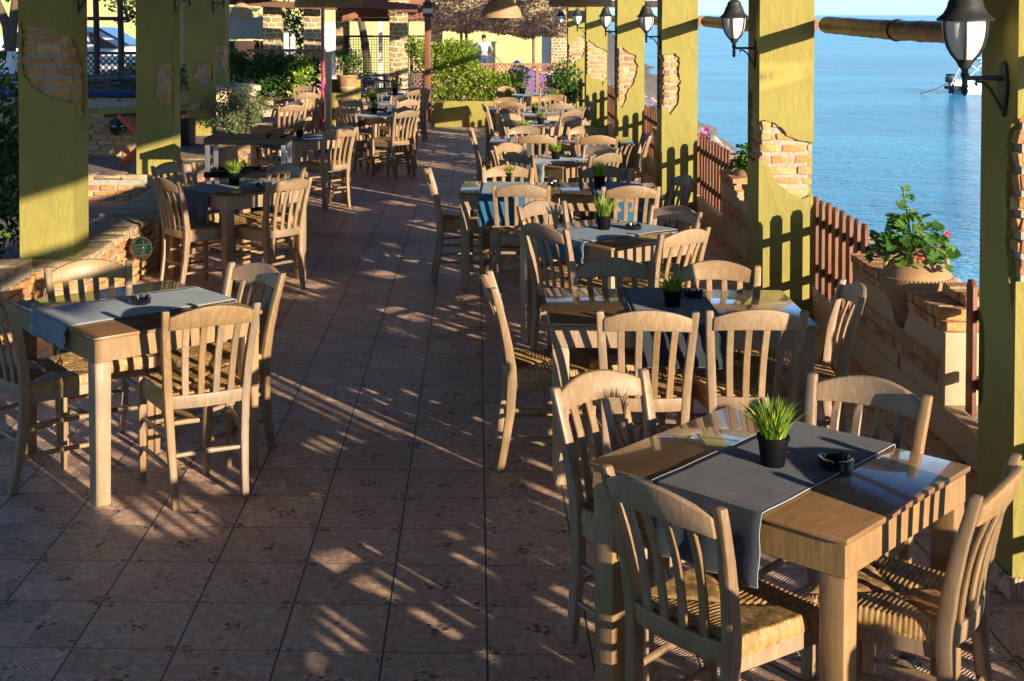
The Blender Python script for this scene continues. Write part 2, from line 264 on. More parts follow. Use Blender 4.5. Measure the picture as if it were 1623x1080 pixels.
# ------------------------------------------------------------------ mesh helpers
class B:
    def __init__(s): s.bm = bmesh.new(); s.uv = None
    def box(s, c, size, rot=None, jit=0.):
        hx, hy, hz = size[0]/2, size[1]/2, size[2]/2; m = rot if rot is not None else Matrix.Identity(3); c = Vector(c)
        vs = [s.bm.verts.new(c + m @ Vector((x*hx+R.uniform(-jit, jit), y*hy+R.uniform(-jit, jit), z*hz+R.uniform(-jit, jit)))) for x in (-1, 1) for y in (-1, 1) for z in (-1, 1)]
        for f in ((0, 1, 3, 2), (4, 6, 7, 5), (0, 4, 5, 1), (2, 3, 7, 6), (0, 2, 6, 4), (1, 5, 7, 3)): s.bm.faces.new([vs[i] for i in f])
        return s
    def b2(s, x0, x1, y0, y1, z0, z1): return s.box(((x0+x1)/2, (y0+y1)/2, (z0+z1)/2), (x1-x0, y1-y0, z1-z0))
    def loft(s, rings, caps=True, closed=True):
        V = [[s.bm.verts.new(p) for p in r] for r in rings]; n = len(V[0])
        for i in range(len(V)-1):
            for j in range(n if closed else n-1):
                s.bm.faces.new((V[i][j], V[i][(j+1) % n], V[i+1][(j+1) % n], V[i+1][j]))
        if caps and closed: s.bm.faces.new(V[0][::-1]); s.bm.faces.new(V[-1])
        return s
    def tube(s, pts, r, n=8):
        pts = [Vector(p) for p in pts]; rings = []
        rs = r if isinstance(r, (list, tuple)) else [r]*len(pts); prev = None
        for i, p in enumerate(pts):
            t = (pts[min(i+1, len(pts)-1)]-pts[max(i-1, 0)]).normalized()
            if prev is None: x = t.orthogonal().normalized()
            else: x = (prev - t*prev.dot(t)).normalized()
            prev = x; y = t.cross(x)
            rings.append([p + (x*cos(2*pi*k/n)+y*sin(2*pi*k/n))*rs[i] for k in range(n)])
        return s.loft(rings)
    def lathe(s, prof, c=(0, 0, 0), n=24, caps=True):
        return s.loft([[(c[0]+r*cos(2*pi*k/n), c[1]+r*sin(2*pi*k/n), c[2]+z) for k in range(n)] for r, z in prof], caps)
    def prism(s, poly, axis, a, b):          # poly in the two other axes, extruded along axis
        def mk(p, t):
            return {'x': (t, p[0], p[1]), 'y': (p[0], t, p[1]), 'z': (p[0], p[1], t)}[axis]
        v0 = [s.bm.verts.new(mk(p, a)) for p in poly]; v1 = [s.bm.verts.new(mk(p, b)) for p in poly]; n = len(poly)
        for i in range(n): s.bm.faces.new((v0[i], v0[(i+1) % n], v1[(i+1) % n], v1[i]))
        s.bm.faces.new(v0[::-1]); s.bm.faces.new(v1); return s
    def post(s, pts, w, d):                  # (x, y, z) path with horizontal rectangular sections
        ws = w if isinstance(w, (list, tuple)) else [w]*len(pts); ds = d if isinstance(d, (list, tuple)) else [d]*len(pts)
        return s.loft([[(p[0]+sx*ws[i]/2, p[1]+sy*ds[i]/2, p[2]) for sx, sy in ((-1, -1), (1, -1), (1, 1), (-1, 1))] for i, p in enumerate(pts)])
    def quad(s, *p): s.bm.faces.new([s.bm.verts.new(q) for q in p]); return s
    def leaf(s, c, size, aspect=.5, d=None):
        c = Vector(c)
        if d is None: d = Vector((R.gauss(0, 1), R.gauss(0, 1), R.gauss(0, .8)))
        d = Vector(d).normalized(); x = d.cross(Vector((R.gauss(0, 1), R.gauss(0, 1), R.gauss(0, 1)))).normalized(); n = d.cross(x)
        a_ = s.bm.verts.new(c); t = s.bm.verts.new(c+d*size); l = s.bm.verts.new(c+d*size*.5+x*size*aspect*.5+n*size*.12); r = s.bm.verts.new(c+d*size*.5-x*size*aspect*.5+n*size*.12)
        s.bm.faces.new((a_, l, t)); s.bm.faces.new((a_, t, r)); return s
    def bevel(s, off=.004, seg=2, ang=30):
        s.bm.normal_update()
        es = [e for e in s.bm.edges if len(e.link_faces) == 2 and e.calc_face_angle(0) > radians(ang)]
        bmesh.ops.bevel(s.bm, geom=es, offset=off, segments=seg, affect='EDGES', profile=.5, clamp_overlap=True); return s
    def obj(s, name, mat, parent=None, smooth=35, loc=None, normals=True):
        if normals: bmesh.ops.recalc_face_normals(s.bm, faces=s.bm.faces)
        me = bpy.data.meshes.new(name); s.bm.to_mesh(me); s.bm.free()
        for mm in (mat if isinstance(mat, list) else [mat]): me.materials.append(mm)
        if smooth:
            me.polygons.foreach_set('use_smooth', [True]*len(me.polygons)); me.set_sharp_from_angle(angle=radians(smooth))
        o = bpy.data.objects.new(name, me); COL.objects.link(o); o.parent = parent
        if loc is not None: o.location = loc
        return o
def tag(o, label=None, cat=None, group=None, kind=None):
    for k, v in (('label', label), ('category', cat), ('group', group), ('kind', kind)):
        if v: o[k] = v
    return o
def thing(name, label, cat, loc=(0, 0, 0), rz=0, group=None):
    o = bpy.data.objects.new(name, None); COL.objects.link(o); o.location = loc; o.rotation_euler = (0, 0, rz)
    o.empty_display_size = .1
    return tag(o, label, cat, group)
def kids(o): return [c for c in KIDS.get(o.name, [])]
KIDS = {}
def index_kids():
    KIDS.clear()
    for o in bpy.data.objects:
        if o.parent: KIDS.setdefault(o.parent.name, []).append(o)
def dup(o, parent=None):
    c = o.copy(); COL.objects.link(c); c.parent = parent
    for k in list(KIDS.get(o.name, [])): dup(k, c)
    return c
def structure(o): o['kind'] = 'structure'; return o

# ------------------------------------------------------------------ ground, terrace, sea
g = B(); nx, ny = 60, 70
def shore(y): return 4.9 + max(0, (y-15))*.095 + .35*sin(y*.35) + .2*sin(y*.9)
def gz(x, y):
    if x < 2.5: return -.40
    xs = shore(y)
    if x < 4.4: return -.34
    t = min(1.3, (x-4.4)/(xs-4.4)); return -.34 - 1.26*t - max(0, x-xs)*.05
xs_ = [-900, -300, -100, -50, -25, -12, -6, 0, 2.48, 2.5] + [2.5+i*.35 for i in range(1, 50)] + [22, 30, 60, 200, 900]
ys_ = [-600, -100, -30, -10] + [-5+i*1.5 for i in range(70)] + [100+i*6 for i in range(1, 60)] + [520, 700, 1000, 3000]
V_ = [[g.bm.verts.new((x, y, gz(x, y) + (.05*noise.noise(Vector((x*.8, y*.8, 0))) if x > 2.5 and x < 20 else 0))) for x in xs_] for y in ys_]
for j in range(len(ys_)-1):
    for i in range(len(xs_)-1): g.bm.faces.new((V_[j][i], V_[j][i+1], V_[j+1][i+1], V_[j+1][i]))
structure(g.obj('ground', M['ground'], smooth=60))
g = B(); g.quad((2.6, -300, -1.6), (9000, -300, -1.6), (9000, 14000, -1.6), (2.6, 14000, -1.6)); structure(g.obj('sea', M['sea'], smooth=0))
g = B(); g.b2(-3.6, 2.62, -6, 25.6, -1.2, 0); structure(g.obj('terrace_floor', M['tiles'], smooth=0))
g = B(); g.b2(-14, -2.86, 9.3, 13.35, -.4, .22); g.b2(-14, -3.1, 13.36, 31, -.4, .47); structure(g.obj('upper_terrace', M['pave'], smooth=0))
g = B(); g.b2(-14, 2.5, 25.61, 42, -.45, .012); structure(g.obj('paved_yard', M['pave'], smooth=0))

# ------------------------------------------------------------------ pillars
def interval(poly, z):
    xs = []
    for i in range(len(poly)):
        (x0, z0), (x1, z1) = poly[i], poly[(i+1) % len(poly)]
        if (z0 <= z < z1) or (z1 <= z < z0): xs.append(x0+(x1-x0)*(z-z0)/(z1-z0))
    return (min(xs), max(xs)) if len(xs) >= 2 else None
def skin_face(b, org, ud, nd, w, z0, z1, polys, seed):
    """stucco coat with ragged openings; org outer corner, ud along face, nd outward"""
    th = .03; org = Vector(org); ud = Vector(ud); nd = Vector(nd)
    def pt(t, z, dpt=0): p = org+ud*t-nd*dpt; return (p.x, p.y, z)
    zs = [z0]
    cuts = [(min(p[1] for p in q), max(p[1] for p in q)) for q in polys]
    z = z0
    while z < z1-1e-6:
        near = any(c0-.05 < z < c1+.05 for c0, c1 in cuts)
        z = min(z1, z+(.011 if near else .12)); zs.append(z)
    def iv(z):
        for k, q in enumerate(polys):
            r = interval(q, z)
            if r:
                a_, b_ = r
                j = .014*noise.noise(Vector((z*34, seed*7.1, 0)))+.007*noise.noise(Vector((z*90, seed*2.1, 7)))+.014*noise.noise(Vector((z*9, seed*3.7, 5)))
                j2 = .014*noise.noise(Vector((z*34, seed*5.3, 9)))+.007*noise.noise(Vector((z*90, seed*1.1, 2)))+.014*noise.noise(Vector((z*9, seed*1.7, 3)))
                a_ = 0 if a_ < .006 else max(.0, a_+j); b_ = w if b_ > w-.006 else min(w, b_+j2)
                if b_-a_ < .004: return None
                return (a_, b_)
        return None
    for i in range(len(zs)-1):
        za, zb = zs[i], zs[i+1]; A = iv(za); C = iv(zb)
        if A is None and C is None: b.quad(pt(0, za), pt(w, za), pt(w, zb), pt(0, zb)); continue
        if A is None: m_ = (C[0]+C[1])/2; A = (m_, m_)
        if C is None: m_ = (A[0]+A[1])/2; C = (m_, m_)
        if A[0] > 0 or C[0] > 0:
            b.quad(pt(0, za), pt(A[0], za), pt(C[0], zb), pt(0, zb)); b.quad(pt(A[0], za), pt(A[0], za, th), pt(C[0], zb, th), pt(C[0], zb))
        if A[1] < w or C[1] < w:
            b.quad(pt(A[1], za), pt(w, za), pt(w, zb), pt(C[1], zb)); b.quad(pt(A[1], za, th), pt(A[1], za), pt(C[1], zb), pt(C[1], zb, th))
def brick_face(b, org, ud, nd, w, z0, z1, polys=None, base=0., prot=(.004, .014), h=.050, gap=.029, L=(.13, .21), bev=.006):
    org = Vector(org); ud = Vector(ud).normalized(); nd = Vector(nd).normalized(); k0 = floor(z0/(h+gap)); k = k0
    rot = Matrix((ud, nd, Vector((0, 0, 1)))).transposed()
    while k*(h+gap) < z1:
        zc = k*(h+gap)+h/2+.005; t = -R.uniform(0, .15)
        while t < w:
            l = R.uniform(*L); a0, a1 = max(t, 0.0), min(t+l, w); t += l+R.uniform(.014, .026)
            if a1-a0 < .025 or zc-h/2 < z0-.05 or zc+h/2 > z1+.05: continue
            if polys:
                r = None
                for q in polys:
                    for zz in (zc, zc-h*.45, zc+h*.45): r = r or interval(q, zz)
                if not r or a1 < r[0]-.03 or a0 > r[1]+.03: continue
            pr = base + R.uniform(*prot)
            c = org + ud*((a0+a1)/2) + nd*(pr-.03); hh_ = h+R.uniform(-.008, .006)
            b.box((c.x, c.y, zc+R.uniform(-.005, .005)), (a1-a0, .06, hh_), rot, jit=.006)
        k += 1
def pillar(x0, x1, y0, y1, z0, z1, label, aisle, front=None, side=None, seed=0, skirt=False):
    """aisle = -1: aisle face is x0, +1: aisle face is x1"""
    t = thing('pillar', label, 'pillar', ((x0+x1)/2, (y0+y1)/2, z0), 0, 'olive pillars with patches of bare brick')
    ox, oy = (x0+x1)/2, (y0+y1)/2; W, D_ = x1-x0, y1-y0
    X0, X1, Y0, Y1 = x0-ox, x1-ox, y0-oy, y1-oy; H0, H1 = 0, z1-z0
    fr = [[(p[0], p[1]-z0) for p in q] for q in (front or [])]; sd = [[(p[0], p[1]-z0) for p in q] for q in (side or [])]
    b = B()
    skin_face(b, (X0, Y0, 0), (1, 0, 0), (0, -1, 0), W, H0, H1, fr, seed+.3)
    opp = []
    for q in fr:
        zz = [p[1] for p in q if p[0] > W-.01]
        if aisle < 0 and len(zz) > 1: opp.append([(0, min(zz)), (.05, min(zz)+.02), (.03, (min(zz)+max(zz))/2), (.055, max(zz)-.03), (0, max(zz))])
    if aisle < 0:
        skin_face(b, (X0, Y0, 0), (0, 1, 0), (-1, 0, 0), D_, H0, H1, sd, seed+.7); skin_face(b, (X1, Y0, 0), (0, 1, 0), (1, 0, 0), D_, H0, H1, opp, seed+1.3)
    else:
        skin_face(b, (X1, Y0, 0), (0, 1, 0), (1, 0, 0), D_, H0, H1, sd, seed+.7); skin_face(b, (X0, Y0, 0), (0, 1, 0), (-1, 0, 0), D_, H0, H1, [], 1)
    skin_face(b, (X0, Y1, 0), (1, 0, 0), (0, 1, 0), W, H0, H1, [], 2)
    bmesh.ops.remove_doubles(b.bm, verts=b.bm.verts, dist=.0004)
    b.obj('stucco_coat', M['stucco'], t, 50, normals=False)
    e = .029; B().b2(X0+e, X1-e, Y0+e, Y1-e, H0+.002, H1-.002).obj('mortar_core', M['mortar'], t, 0)
    if fr or sd:
        b = B()
        if fr: brick_face(b, (X0+.012, Y0+e, 0), (1, 0, 0), (0, -1, 0), W-.022, min(p[1] for q in fr for p in q), max(p[1] for q in fr for p in q), fr)
        if sd:
            xx = X0+e if aisle < 0 else X1-e
            brick_face(b, (xx, Y0+.012, 0), (0, 1, 0), (aisle, 0, 0), D_-.02, min(p[1] for q in sd for p in q), max(p[1] for q in sd for p in q), sd)
        b.bevel(.005, 2); b.obj('brick_patch', M['brick'], t, 40)
    if skirt:
        q = B(); s_ = .012
        q.b2(X0-s_, X1+s_, Y0-s_, Y0-.001, .001, .085); q.b2(X0-s_, X0-.001, Y0, Y1+s_, .001, .085); q.obj('tile_skirting', M['tiles'], t, 0)
    return t
W_ = .375
RP = [(4.75, 5.09), (9.04, 9.42), (13.76, 14.13), (18.1, 18.47), (23.2, 23.57), (27.8, 28.17)]
RX0, RX1 = 1.96, 2.335
ZT = 3.0
lab = ['olive pillar at the right edge beside the nearest lantern', 'olive pillar before the big amphora with a diagonal brick patch low down',
       'olive pillar third from the right with an upright brick patch', 'olive pillar fourth from the right with a brick patch tapering downward',
       'olive pillar fifth from the right, brick patch across its full width', 'farthest olive pillar of the seaside row with a rounded brick patch']
fronts = [
 [[(0, 1.77), (.10, 1.80), (.25, 1.74), (W_, 1.70), (W_, 1.20), (.2, 1.12), (.08, 1.10), (0, 1.14)]],
 [[(0, 1.41), (.10, 1.395), (.16, 1.355), (.20, 1.30), (.27, 1.27), (W_, 1.262), (W_, .88), (.28, .865), (.19, .92), (.115, .985), (.07, 1.08), (.045, 1.12), (0, 1.14)]],
 [[(.0, 1.72), (.15, 1.73), (.19, 1.68), (.175, 1.55), (.20, 1.45), (.18, 1.3), (.175, 1.16), (.02, 1.15), (0, 1.2)]],
 [[(.0, 1.68), (.08, 1.69), (.14, 1.62), (.25, 1.58), (.28, 1.45), (.27, 1.30), (.22, 1.18), (.14, 1.05), (.12, .93), (.03, .92), (0, 1.0)]],
 [[(0, 1.66), (.05, 1.69), (.18, 1.58), (.30, 1.53), (W_, 1.50), (W_, 1.0), (.3, .95), (.22, .99), (.1, 1.02), (0, 1.08)]],
 [[(0, 1.50), (.12, 1.60), (.28, 1.70), (W_, 1.64), (W_, 1.42), (.3, 1.22), (.15, 1.15), (0, 1.20)]]]
sides = [
 [[(0, 1.77), (.04, 1.76), (.09, 1.70), (.10, 1.35), (.08, 1.2), (.04, 1.13), (0, 1.12)], [(.34, 1.00), (.30, .95), (.28, .85), (.30, .72), (.29, .66), (.34, .60)]],
 [[(0, 1.42), (.1, 1.44), (.2, 1.58), (.3, 1.60), (.38, 1.66), (.38, 1.12), (.2, 1.10), (.1, 1.12), (0, 1.13)]],
 [[(0, 1.72), (.2, 1.75), (.37, 1.7), (.37, 1.15), (.2, 1.12), (0, 1.19)]],
 [[(0, 1.68), (.2, 1.75), (.37, 1.7), (.37, 1.05), (.2, 1.0), (0, 1.0)]], [], []]
for i, (y0, y1) in enumerate(RP):
    pillar(RX0, RX1, y0, y1, 0, ZT, lab[i], -1, fronts[i], sides[i], i, skirt=(i < 2))
pillar(RX0, RX1, .28, .66, 0, ZT, 'olive pillar just behind the viewpoint on the sea side', -1)
# left row
L1 = pillar(-3.165, -2.785, 8.88, 9.22, .45, ZT, 'olive pillar at far left with a large brick patch near its top', 1,
   [[(.022, 2.08), (.14, 2.045), (.25, 2.0), (.38, 1.985), (.38, 1.53), (.24, 1.56), (.15, 1.605), (.08, 1.66), (.022, 1.735)]],
   [[(0, 1.99), (.13, 1.92), (.2, 1.83), (.26, 1.77), (.29, 1.6), (.28, 1.42), (.2, 1.405), (.12, 1.48), (.05, 1.54), (0, 1.54)]], 11)
L2 = pillar(-3.54, -3.16, 13.4, 13.76, .47, ZT, 'second olive pillar on the left with a narrow upright brick patch', 1,
   [[(.20, 1.55), (.24, 1.62), (.30, 1.60), (.33, 1.63), (.38, 1.64), (.38, 1.22), (.28, 1.20), (.21, 1.25), (.185, 1.32), (.21, 1.42), (.19, 1.48)]],
   [[(0, 1.64), (.08, 1.62), (.1, 1.4), (.08, 1.1), (.05, 1.03), (.02, 1.05), (0, 1.2)]], 12)
L3 = pillar(-4.04, -3.66, 17.8, 18.16, .3, ZT, 'third olive pillar on the left with a small round brick patch', 1,
   [[(.17, 1.43), (.22, 1.47), (.38, 1.475), (.38, 1.245), (.2, 1.24), (.13, 1.28), (.12, 1.36)]],
   [[(0, 1.47), (.12, 1.46), (.15, 1.3), (.1, 1.25), (0, 1.25)]], 13)
L4 = pillar(-4.70, -4.30, 22.1, 22.5, .5, ZT, 'olive pillar standing in the stone planter behind the shrub', 1,
   [[(.0, 1.6), (.15, 1.64), (.4, 1.63), (.4, 1.2), (.2, 1.19), (0, 1.22)]], [[(0, 1.63), (.4, 1.63), (.4, 1.2), (0, 1.2)]], 14)
# all-brick pier between the second and third
t = thing('brick_pier', 'tall bare brick pier seen between the two olive pillars', 'pier', (-4.66, 20.2, .47))
B().b2(-.2, .2, -.2, .2, 0, 2.5).obj('mortar_core', M['mortar'], t, 0)
b = B(); brick_face(b, (-.2, -.2, 0), (1, 0, 0), (0, -1, 0), .4, 0, 2.5); brick_face(b, (.2, -.2, 0), (0, 1, 0), (1, 0, 0), .4, 0, 2.5); b.obj('brick_facing', M['brick'], t, 40)

# ------------------------------------------------------------------ roof (shades the terrace), eave beam, rolled blinds
t = thing('terrace_roof', 'boarded timber roof over the dining terrace', 'roof', (0, 0, 2.6))
B().b2(-4.2, 2.62, -7, 20.5, .42, .5).obj('ceiling_boards', M['ceilwood'], t, 0)  # unseen boards end early to let sun onto the far yard
B().b2(2.34, 2.5, -7, 10.7, -.08, .41).bevel(.01).obj('eave_beam', M['darkwood'], t); B().b2(2.34, 2.5, 10.701, 28.3, .24, .41).bevel(.01).obj('eave_beam', M['darkwood'], t)  # unseen farther beam is raised so sun reaches the lampshades
B().b2(-3.5, -3.3, -7, 26.4, .2, .41).obj('wall_plate', M['darkwood'], t)
for y in range(-5, 26, 3):
    B().b2(-4.1, 2.33, y, y+.14, .22, .415).obj('rafter', M['darkwood'], t)
b = B(); b.b2(2.34, 2.5, -7, .28, 0, 2.5); tag(b.obj('shade_wall', M['stucco']), 'unseen plain stucco wall added behind the viewpoint to block low sun', 'wall')  # unseen wall added to keep sun off the near left floor
bl = [(.67, 4.74), (5.1, 9.03), (9.43, 13.75), (14.14, 18.09), (18.48, 23.19), (23.58, 27.79)]
bn = ['beside the nearest lantern', 'between the big amphora bay pillars', 'in the bay of the second pot', 'in the fourth bay', 'in the fifth bay', 'in the farthest bay']
for i, (y0, y1) in enumerate(bl):
    t = thing('rolled_blind', 'brown plastic blind rolled up along the eave '+['just out of frame at right', 'over the big amphora, nearest of its row', 'over the second pot', 'beyond the third pillar', 'beyond the fourth pillar', 'before the farthest pillar'][i], 'blind', (2.42, (y0+y1)/2, 2.07), 0, 'rolled plastic blinds along the sea side')
    b = B(); n = 60; rings = []
    for j in range(n+1):
        y = (y0-y1)/2+(y1-y0)*j/n; r = .058+.004*noise.noise(Vector((y*6, i, 0))); zz = -.02*sin(pi*j/n)
        rings.append([(r*cos(2*pi*k/16)*(1+.10*noise.noise(Vector((k*.9, y*9, i)))), y, zz+r*sin(2*pi*k/16)*(1+.10*noise.noise(Vector((k*.9, y*9, i+4))))) for k in range(16)])
    b.loft(rings); b.obj('blind_roll', M['blind'], t, 40)
    for fy in (-.40, .12):
        yy = fy*(y1-y0); B().tube([(.0625*cos(q), yy, -.02*sin(pi*(fy+.5))+.0625*sin(q)) for q in [k*pi/8 for k in range(17)]], .0045, 5).obj('strap', M['rubber'], t)
    B().tube([(.0, -(y1-y0)*.46, .05), (-.02, -(y1-y0)*.46, .43)], .006, 5).obj('hanging_cord', M['rope'], t)
# ------------------------------------------------------------------ parapet, fences, broken walls with pots
FX = 2.42
for i, (y0, y1) in enumerate([(.67, 4.74), (5.1, 9.03), (9.43, 13.75), (14.14, 18.09), (18.48, 23.19), (23.58, 27.79)]):
    place = ['behind the nearest chairs, out of frame', 'in the big amphora bay', 'in the bay of the second pot', 'in the fourth bay', 'in the fifth bay', 'in the farthest bay'][i]
    tag(B().b2(2.336, 2.62, y0, y1+.325, .001, .18).bevel(.008).obj('parapet', M['plaster']), 'low cream parapet '+place, 'parapet', 'low parapets between seaside pillars')
    segs = [(y0, y1)] if i == 0 else [(y0, y0+1.38), (y0+2.93, y1+.36 if i < 5 else y1)]
    for k, (a0, a1) in enumerate(segs):
        t = thing('picket_fence', 'red brown picket fence '+place+(', nearer piece' if (k == 0 and i) else ', farther piece' if i else ''), 'fence', (FX, (a0+a1)/2, .182), 0, 'picket fences on the seaside parapet')
        h = (a1-a0)/2; n = int((a1-a0-.08)/.167)+1; off = (a1-a0-(n-1)*.167)/2
        for j in range(n):
            y = -h+off+j*.167+R.uniform(-.004, .004); dz = R.uniform(-.006, .006)
            b = B(); b.prism([(y-.042, .005), (y+.042, .005), (y+.042, .625+dz), (y+.022, .66+dz), (y-.022, .66+dz), (y-.042, .625+dz)], 'x', -.012, .012); b.bevel(.003, 1); b.obj('picket', M['redwood'], t)
        for z in (.16, .50): B().b2(.0125, .04, -h+.01, h-.01, z-.028, z+.028).bevel(.003, 1).obj('rail', M['redwood'], t)
    if i == 0: continue
    # broken plaster wall with brick coping and V notch carrying a jar
    w0, w1 = y0+1.42, y0+2.95; mid = w0+.68; Lw = w1-w0
    t = thing('broken_wall', 'low plastered wall with bare brick coping, notched for a jar, '+place, 'wall', (2.336, w0, .182), 0, 'notched decorative walls along the parapet')
    m = mid-w0
    for nm, poly in (('wall_end', [(0, 0), (m-.02, 0), (m-.02, .18), (m-.17, .37), (0, .37)]), ('wall_end', [(m+.02, 0), (Lw, 0), (Lw, .37), (m+.18, .37), (m+.02, .18)])):
        B().prism(poly, 'x', 0., .28).bevel(.006, 2).obj(nm, M['plaster'], t)
    b = B()
    for (q0, q1) in ((-.012, m-.17), (m+.19, Lw+.01)):
        for row, (zz, ov) in enumerate(((.372, .002), (.432, .012))):
            y = q0
            while y < q1-.05:
                l = min(.1+R.uniform(-.01, .01), q1-y)
                for xx0, xx1 in ((-.014-ov, .13), (.14, .29+ov)):
                    b.box(((xx0+xx1)/2, y+l/2, zz+.026), (xx1-xx0, l-.014, .05), jit=.004)
                y += l
    # extra broken bricks  on the near top
    for y in (.05, .17, .29): b.box((.20, y+.04, .515), (.15, .10, .052), jit=.006)
    for row, z in enumerate((.10, .165)):      # bare courses showing on the face
        y = R.uniform(0, .05)+.03
        while y < Lw-.12:
            l = R.uniform(.14, .2)
            if z < .2 or abs(y+l/2-m) > .22: b.box((.012, y+l/2, z+.03), (.045, l-.016, .048), jit=.004)
            y += l
    b.bevel(.004, 1); b.obj('brick_coping', M['brick'], t, 40)
    B().prism([(.03, .375), (m-.18, .375), (m-.18, .46), (.03, .46)], 'x', .01, .27).prism([(m+.2, .375), (Lw-.02, .375), (Lw-.02, .46), (m+.2, .46)], 'x', .01, .27).b2(-.003, .01, .03, Lw-.05, .085, .235).obj('mortar_bed', M['mortar'], t, 0)
def leafy(b, c, rad, n, size, aspect=.7):
    for _ in range(n):
        while True:
            p = Vector((R.uniform(-1, 1), R.uniform(-1, 1), R.uniform(-1, 1)))
            if .3 < p.length < 1: break
        b.leaf((c[0]+p.x*rad[0], c[1]+p.y*rad[1], c[2]+p.z*rad[2]), size*R.uniform(.6, 1.3), aspect)
def roundleaf(b, c, r, up=None):
    n_ = (up or Vector((R.gauss(0, .5), -.4+R.gauss(0, .5), 1))).normalized(); x = n_.orthogonal().normalized(); y = n_.cross(x); c = Vector(c); k = 9; a0 = R.uniform(0, 6)
    ce = b.bm.verts.new(c - n_*r*.15); vs = []
    for i in range(k):
        rr_ = r*(1+.14*sin(i*2.4)); q = a0+2*pi*i/k; vs.append(b.bm.verts.new(c+(x*cos(q)+y*sin(q))*rr_+n_*R.uniform(-.1, .1)*r))
    for i in range(k-1): b.bm.faces.new((ce, vs[i], vs[i+1]))
def geranium(parent_z, c, spread, n, red='flowerred', nf=6, stems=True):
    t = thing('geranium', c[3], 'plant', c[:3])
    b = B(); st = B(); tips = []
    for i in range(n):
        ang = R.uniform(0, 2*pi); rr_ = spread*sqrt(R.random()); hgt = R.uniform(-.05, .16)*(1.3-rr_/spread*.8)
        tip = Vector((rr_*cos(ang)*.8, rr_*sin(ang)*1.0, .01+hgt*.9-.75*max(0, rr_-spread*.5)))
        if i % 2 == 0: st.tube([(0, 0, -.06), tuple(tip*.5+Vector((0, 0, .03))), tuple(tip)], .0035, 4)
        roundleaf(b, tip, R.uniform(.020, .040)); tips.append(tip)
    if stems:
        main = [Vector((0, 0, 0)), Vector((-.01, .02, .12)), Vector((-.03, .02, .22)), Vector((-.05, .0, .30))]
        st.tube(main, .005, 5)
        for i in range(16): p = main[1].lerp(main[3], i/16); roundleaf(b, p+Vector((R.uniform(-.04, .04), R.uniform(-.04, .04), R.uniform(-.02, .02))), R.uniform(.014, .028))
    st.obj('stem', M['leafmid'], t); b.obj('leaves', M['leafmid'], t, 0, normals=False)
    for i in range(nf):
        f = B(); p = R.choice(tips)*1.12 + Vector((0, 0, .04))
        for _ in range(10): f.leaf(p+Vector((R.gauss(0, .008), R.gauss(0, .008), R.gauss(0, .006))), .018, .9)
        f.obj('flowers', M[red], t, 0, normals=False)
    return t
# big pointed amphora
ax_, ay_ = 2.435, 7.22
t = thing('amphora', 'big weathered clay amphora with pointed foot in the wall notch', 'amphora', (ax_, ay_, .362), 0)
prof = [(.012, 0), (.03, .02), (.05, .06), (.10, .13), (.155, .21), (.185, .27), (.195, .32), (.188, .345), (.165, .385), (.125, .425), (.09, .45), (.078, .47), (.085, .49), (.092, .498), (.078, .50), (.07, .48)]
b = B(); b.lathe([(r*1.0, z) for r, z in prof], n=40, caps=True); b.obj('jar_body', M['terra'], t, 45)
b = B()
for k in range(56): q = 2*pi*k/56; b.box((.194*cos(q), .194*sin(q), .335), (.010, .014, .012), Matrix.Rotation(q, 3, 'Z'))
b.obj('relief_band', M['terra'], t, 0)
for sgn in (-1, 1):
    B().tube([(sgn*.08, .0, .47), (sgn*.13, 0, .48), (sgn*.165, 0, .44), (sgn*.17, 0, .385)], .013, 8).obj('handle', M['terra'], t)
geranium(0, (ax_-.02, ay_+.03, .88, 'geranium with red and pink flowers spilling from the big amphora'), .29, 170, 'flowerred', 3)
# second round jar
P2 = (2.50, 12.0)
t = thing('clay_jar', 'round orange clay jar on the wall behind the second pillar', 'jar', (P2[0], P2[1], .36), 0)
b = B(); b.lathe([(.03, 0), (.06, .03), (.10, .12), (.135, .22), (.145, .29), (.13, .34), (.10, .37), (.10, .39), (.115, .40), (.09, .40), (.085, .36)], n=32); b.obj('jar_body', M['terra'], t, 45)
for sgn in (-1, 1): B().tube([(0, sgn*.1, .37), (0, sgn*.15, .37), (0, sgn*.16, .32), (0, sgn*.135, .27)], .012, 7).obj('handle', M['terra'], t)
geranium(0, (P2[0], P2[1], .80, 'bushy green geranium in the round orange jar'), .20, 130, 'flowerred', 1, False)
for (u, v, y, nm) in ((1027, 165, 19.0, 'magenta flowers above the fence between the third and fourth pillars'), (1108, 192, 14.8, 'small magenta bloom beside the third pillar')):
    p = PY(u, v, y); t = thing('flowering_plant', nm, 'plant', (p.x+.1, y, .35)); t.location.x = max(p.x, 2.6)
    k_ = 1 if u < 1050 else .32; t.location.z = p.z-.2
    b = B(); leafy(b, (0, 0, 0), (.12*k_, .16, .16*k_), int(200*k_), .05); b.obj('leaves', M['leafdark'], t, 0, normals=False)
    f = B(); leafy(f, (0, 0, .05), (.13*k_, .17, .17*k_), int(90*k_), .045, .9); f.obj('flowers', M['flowerpink'], t, 0, normals=False)['kind'] = 'stuff'

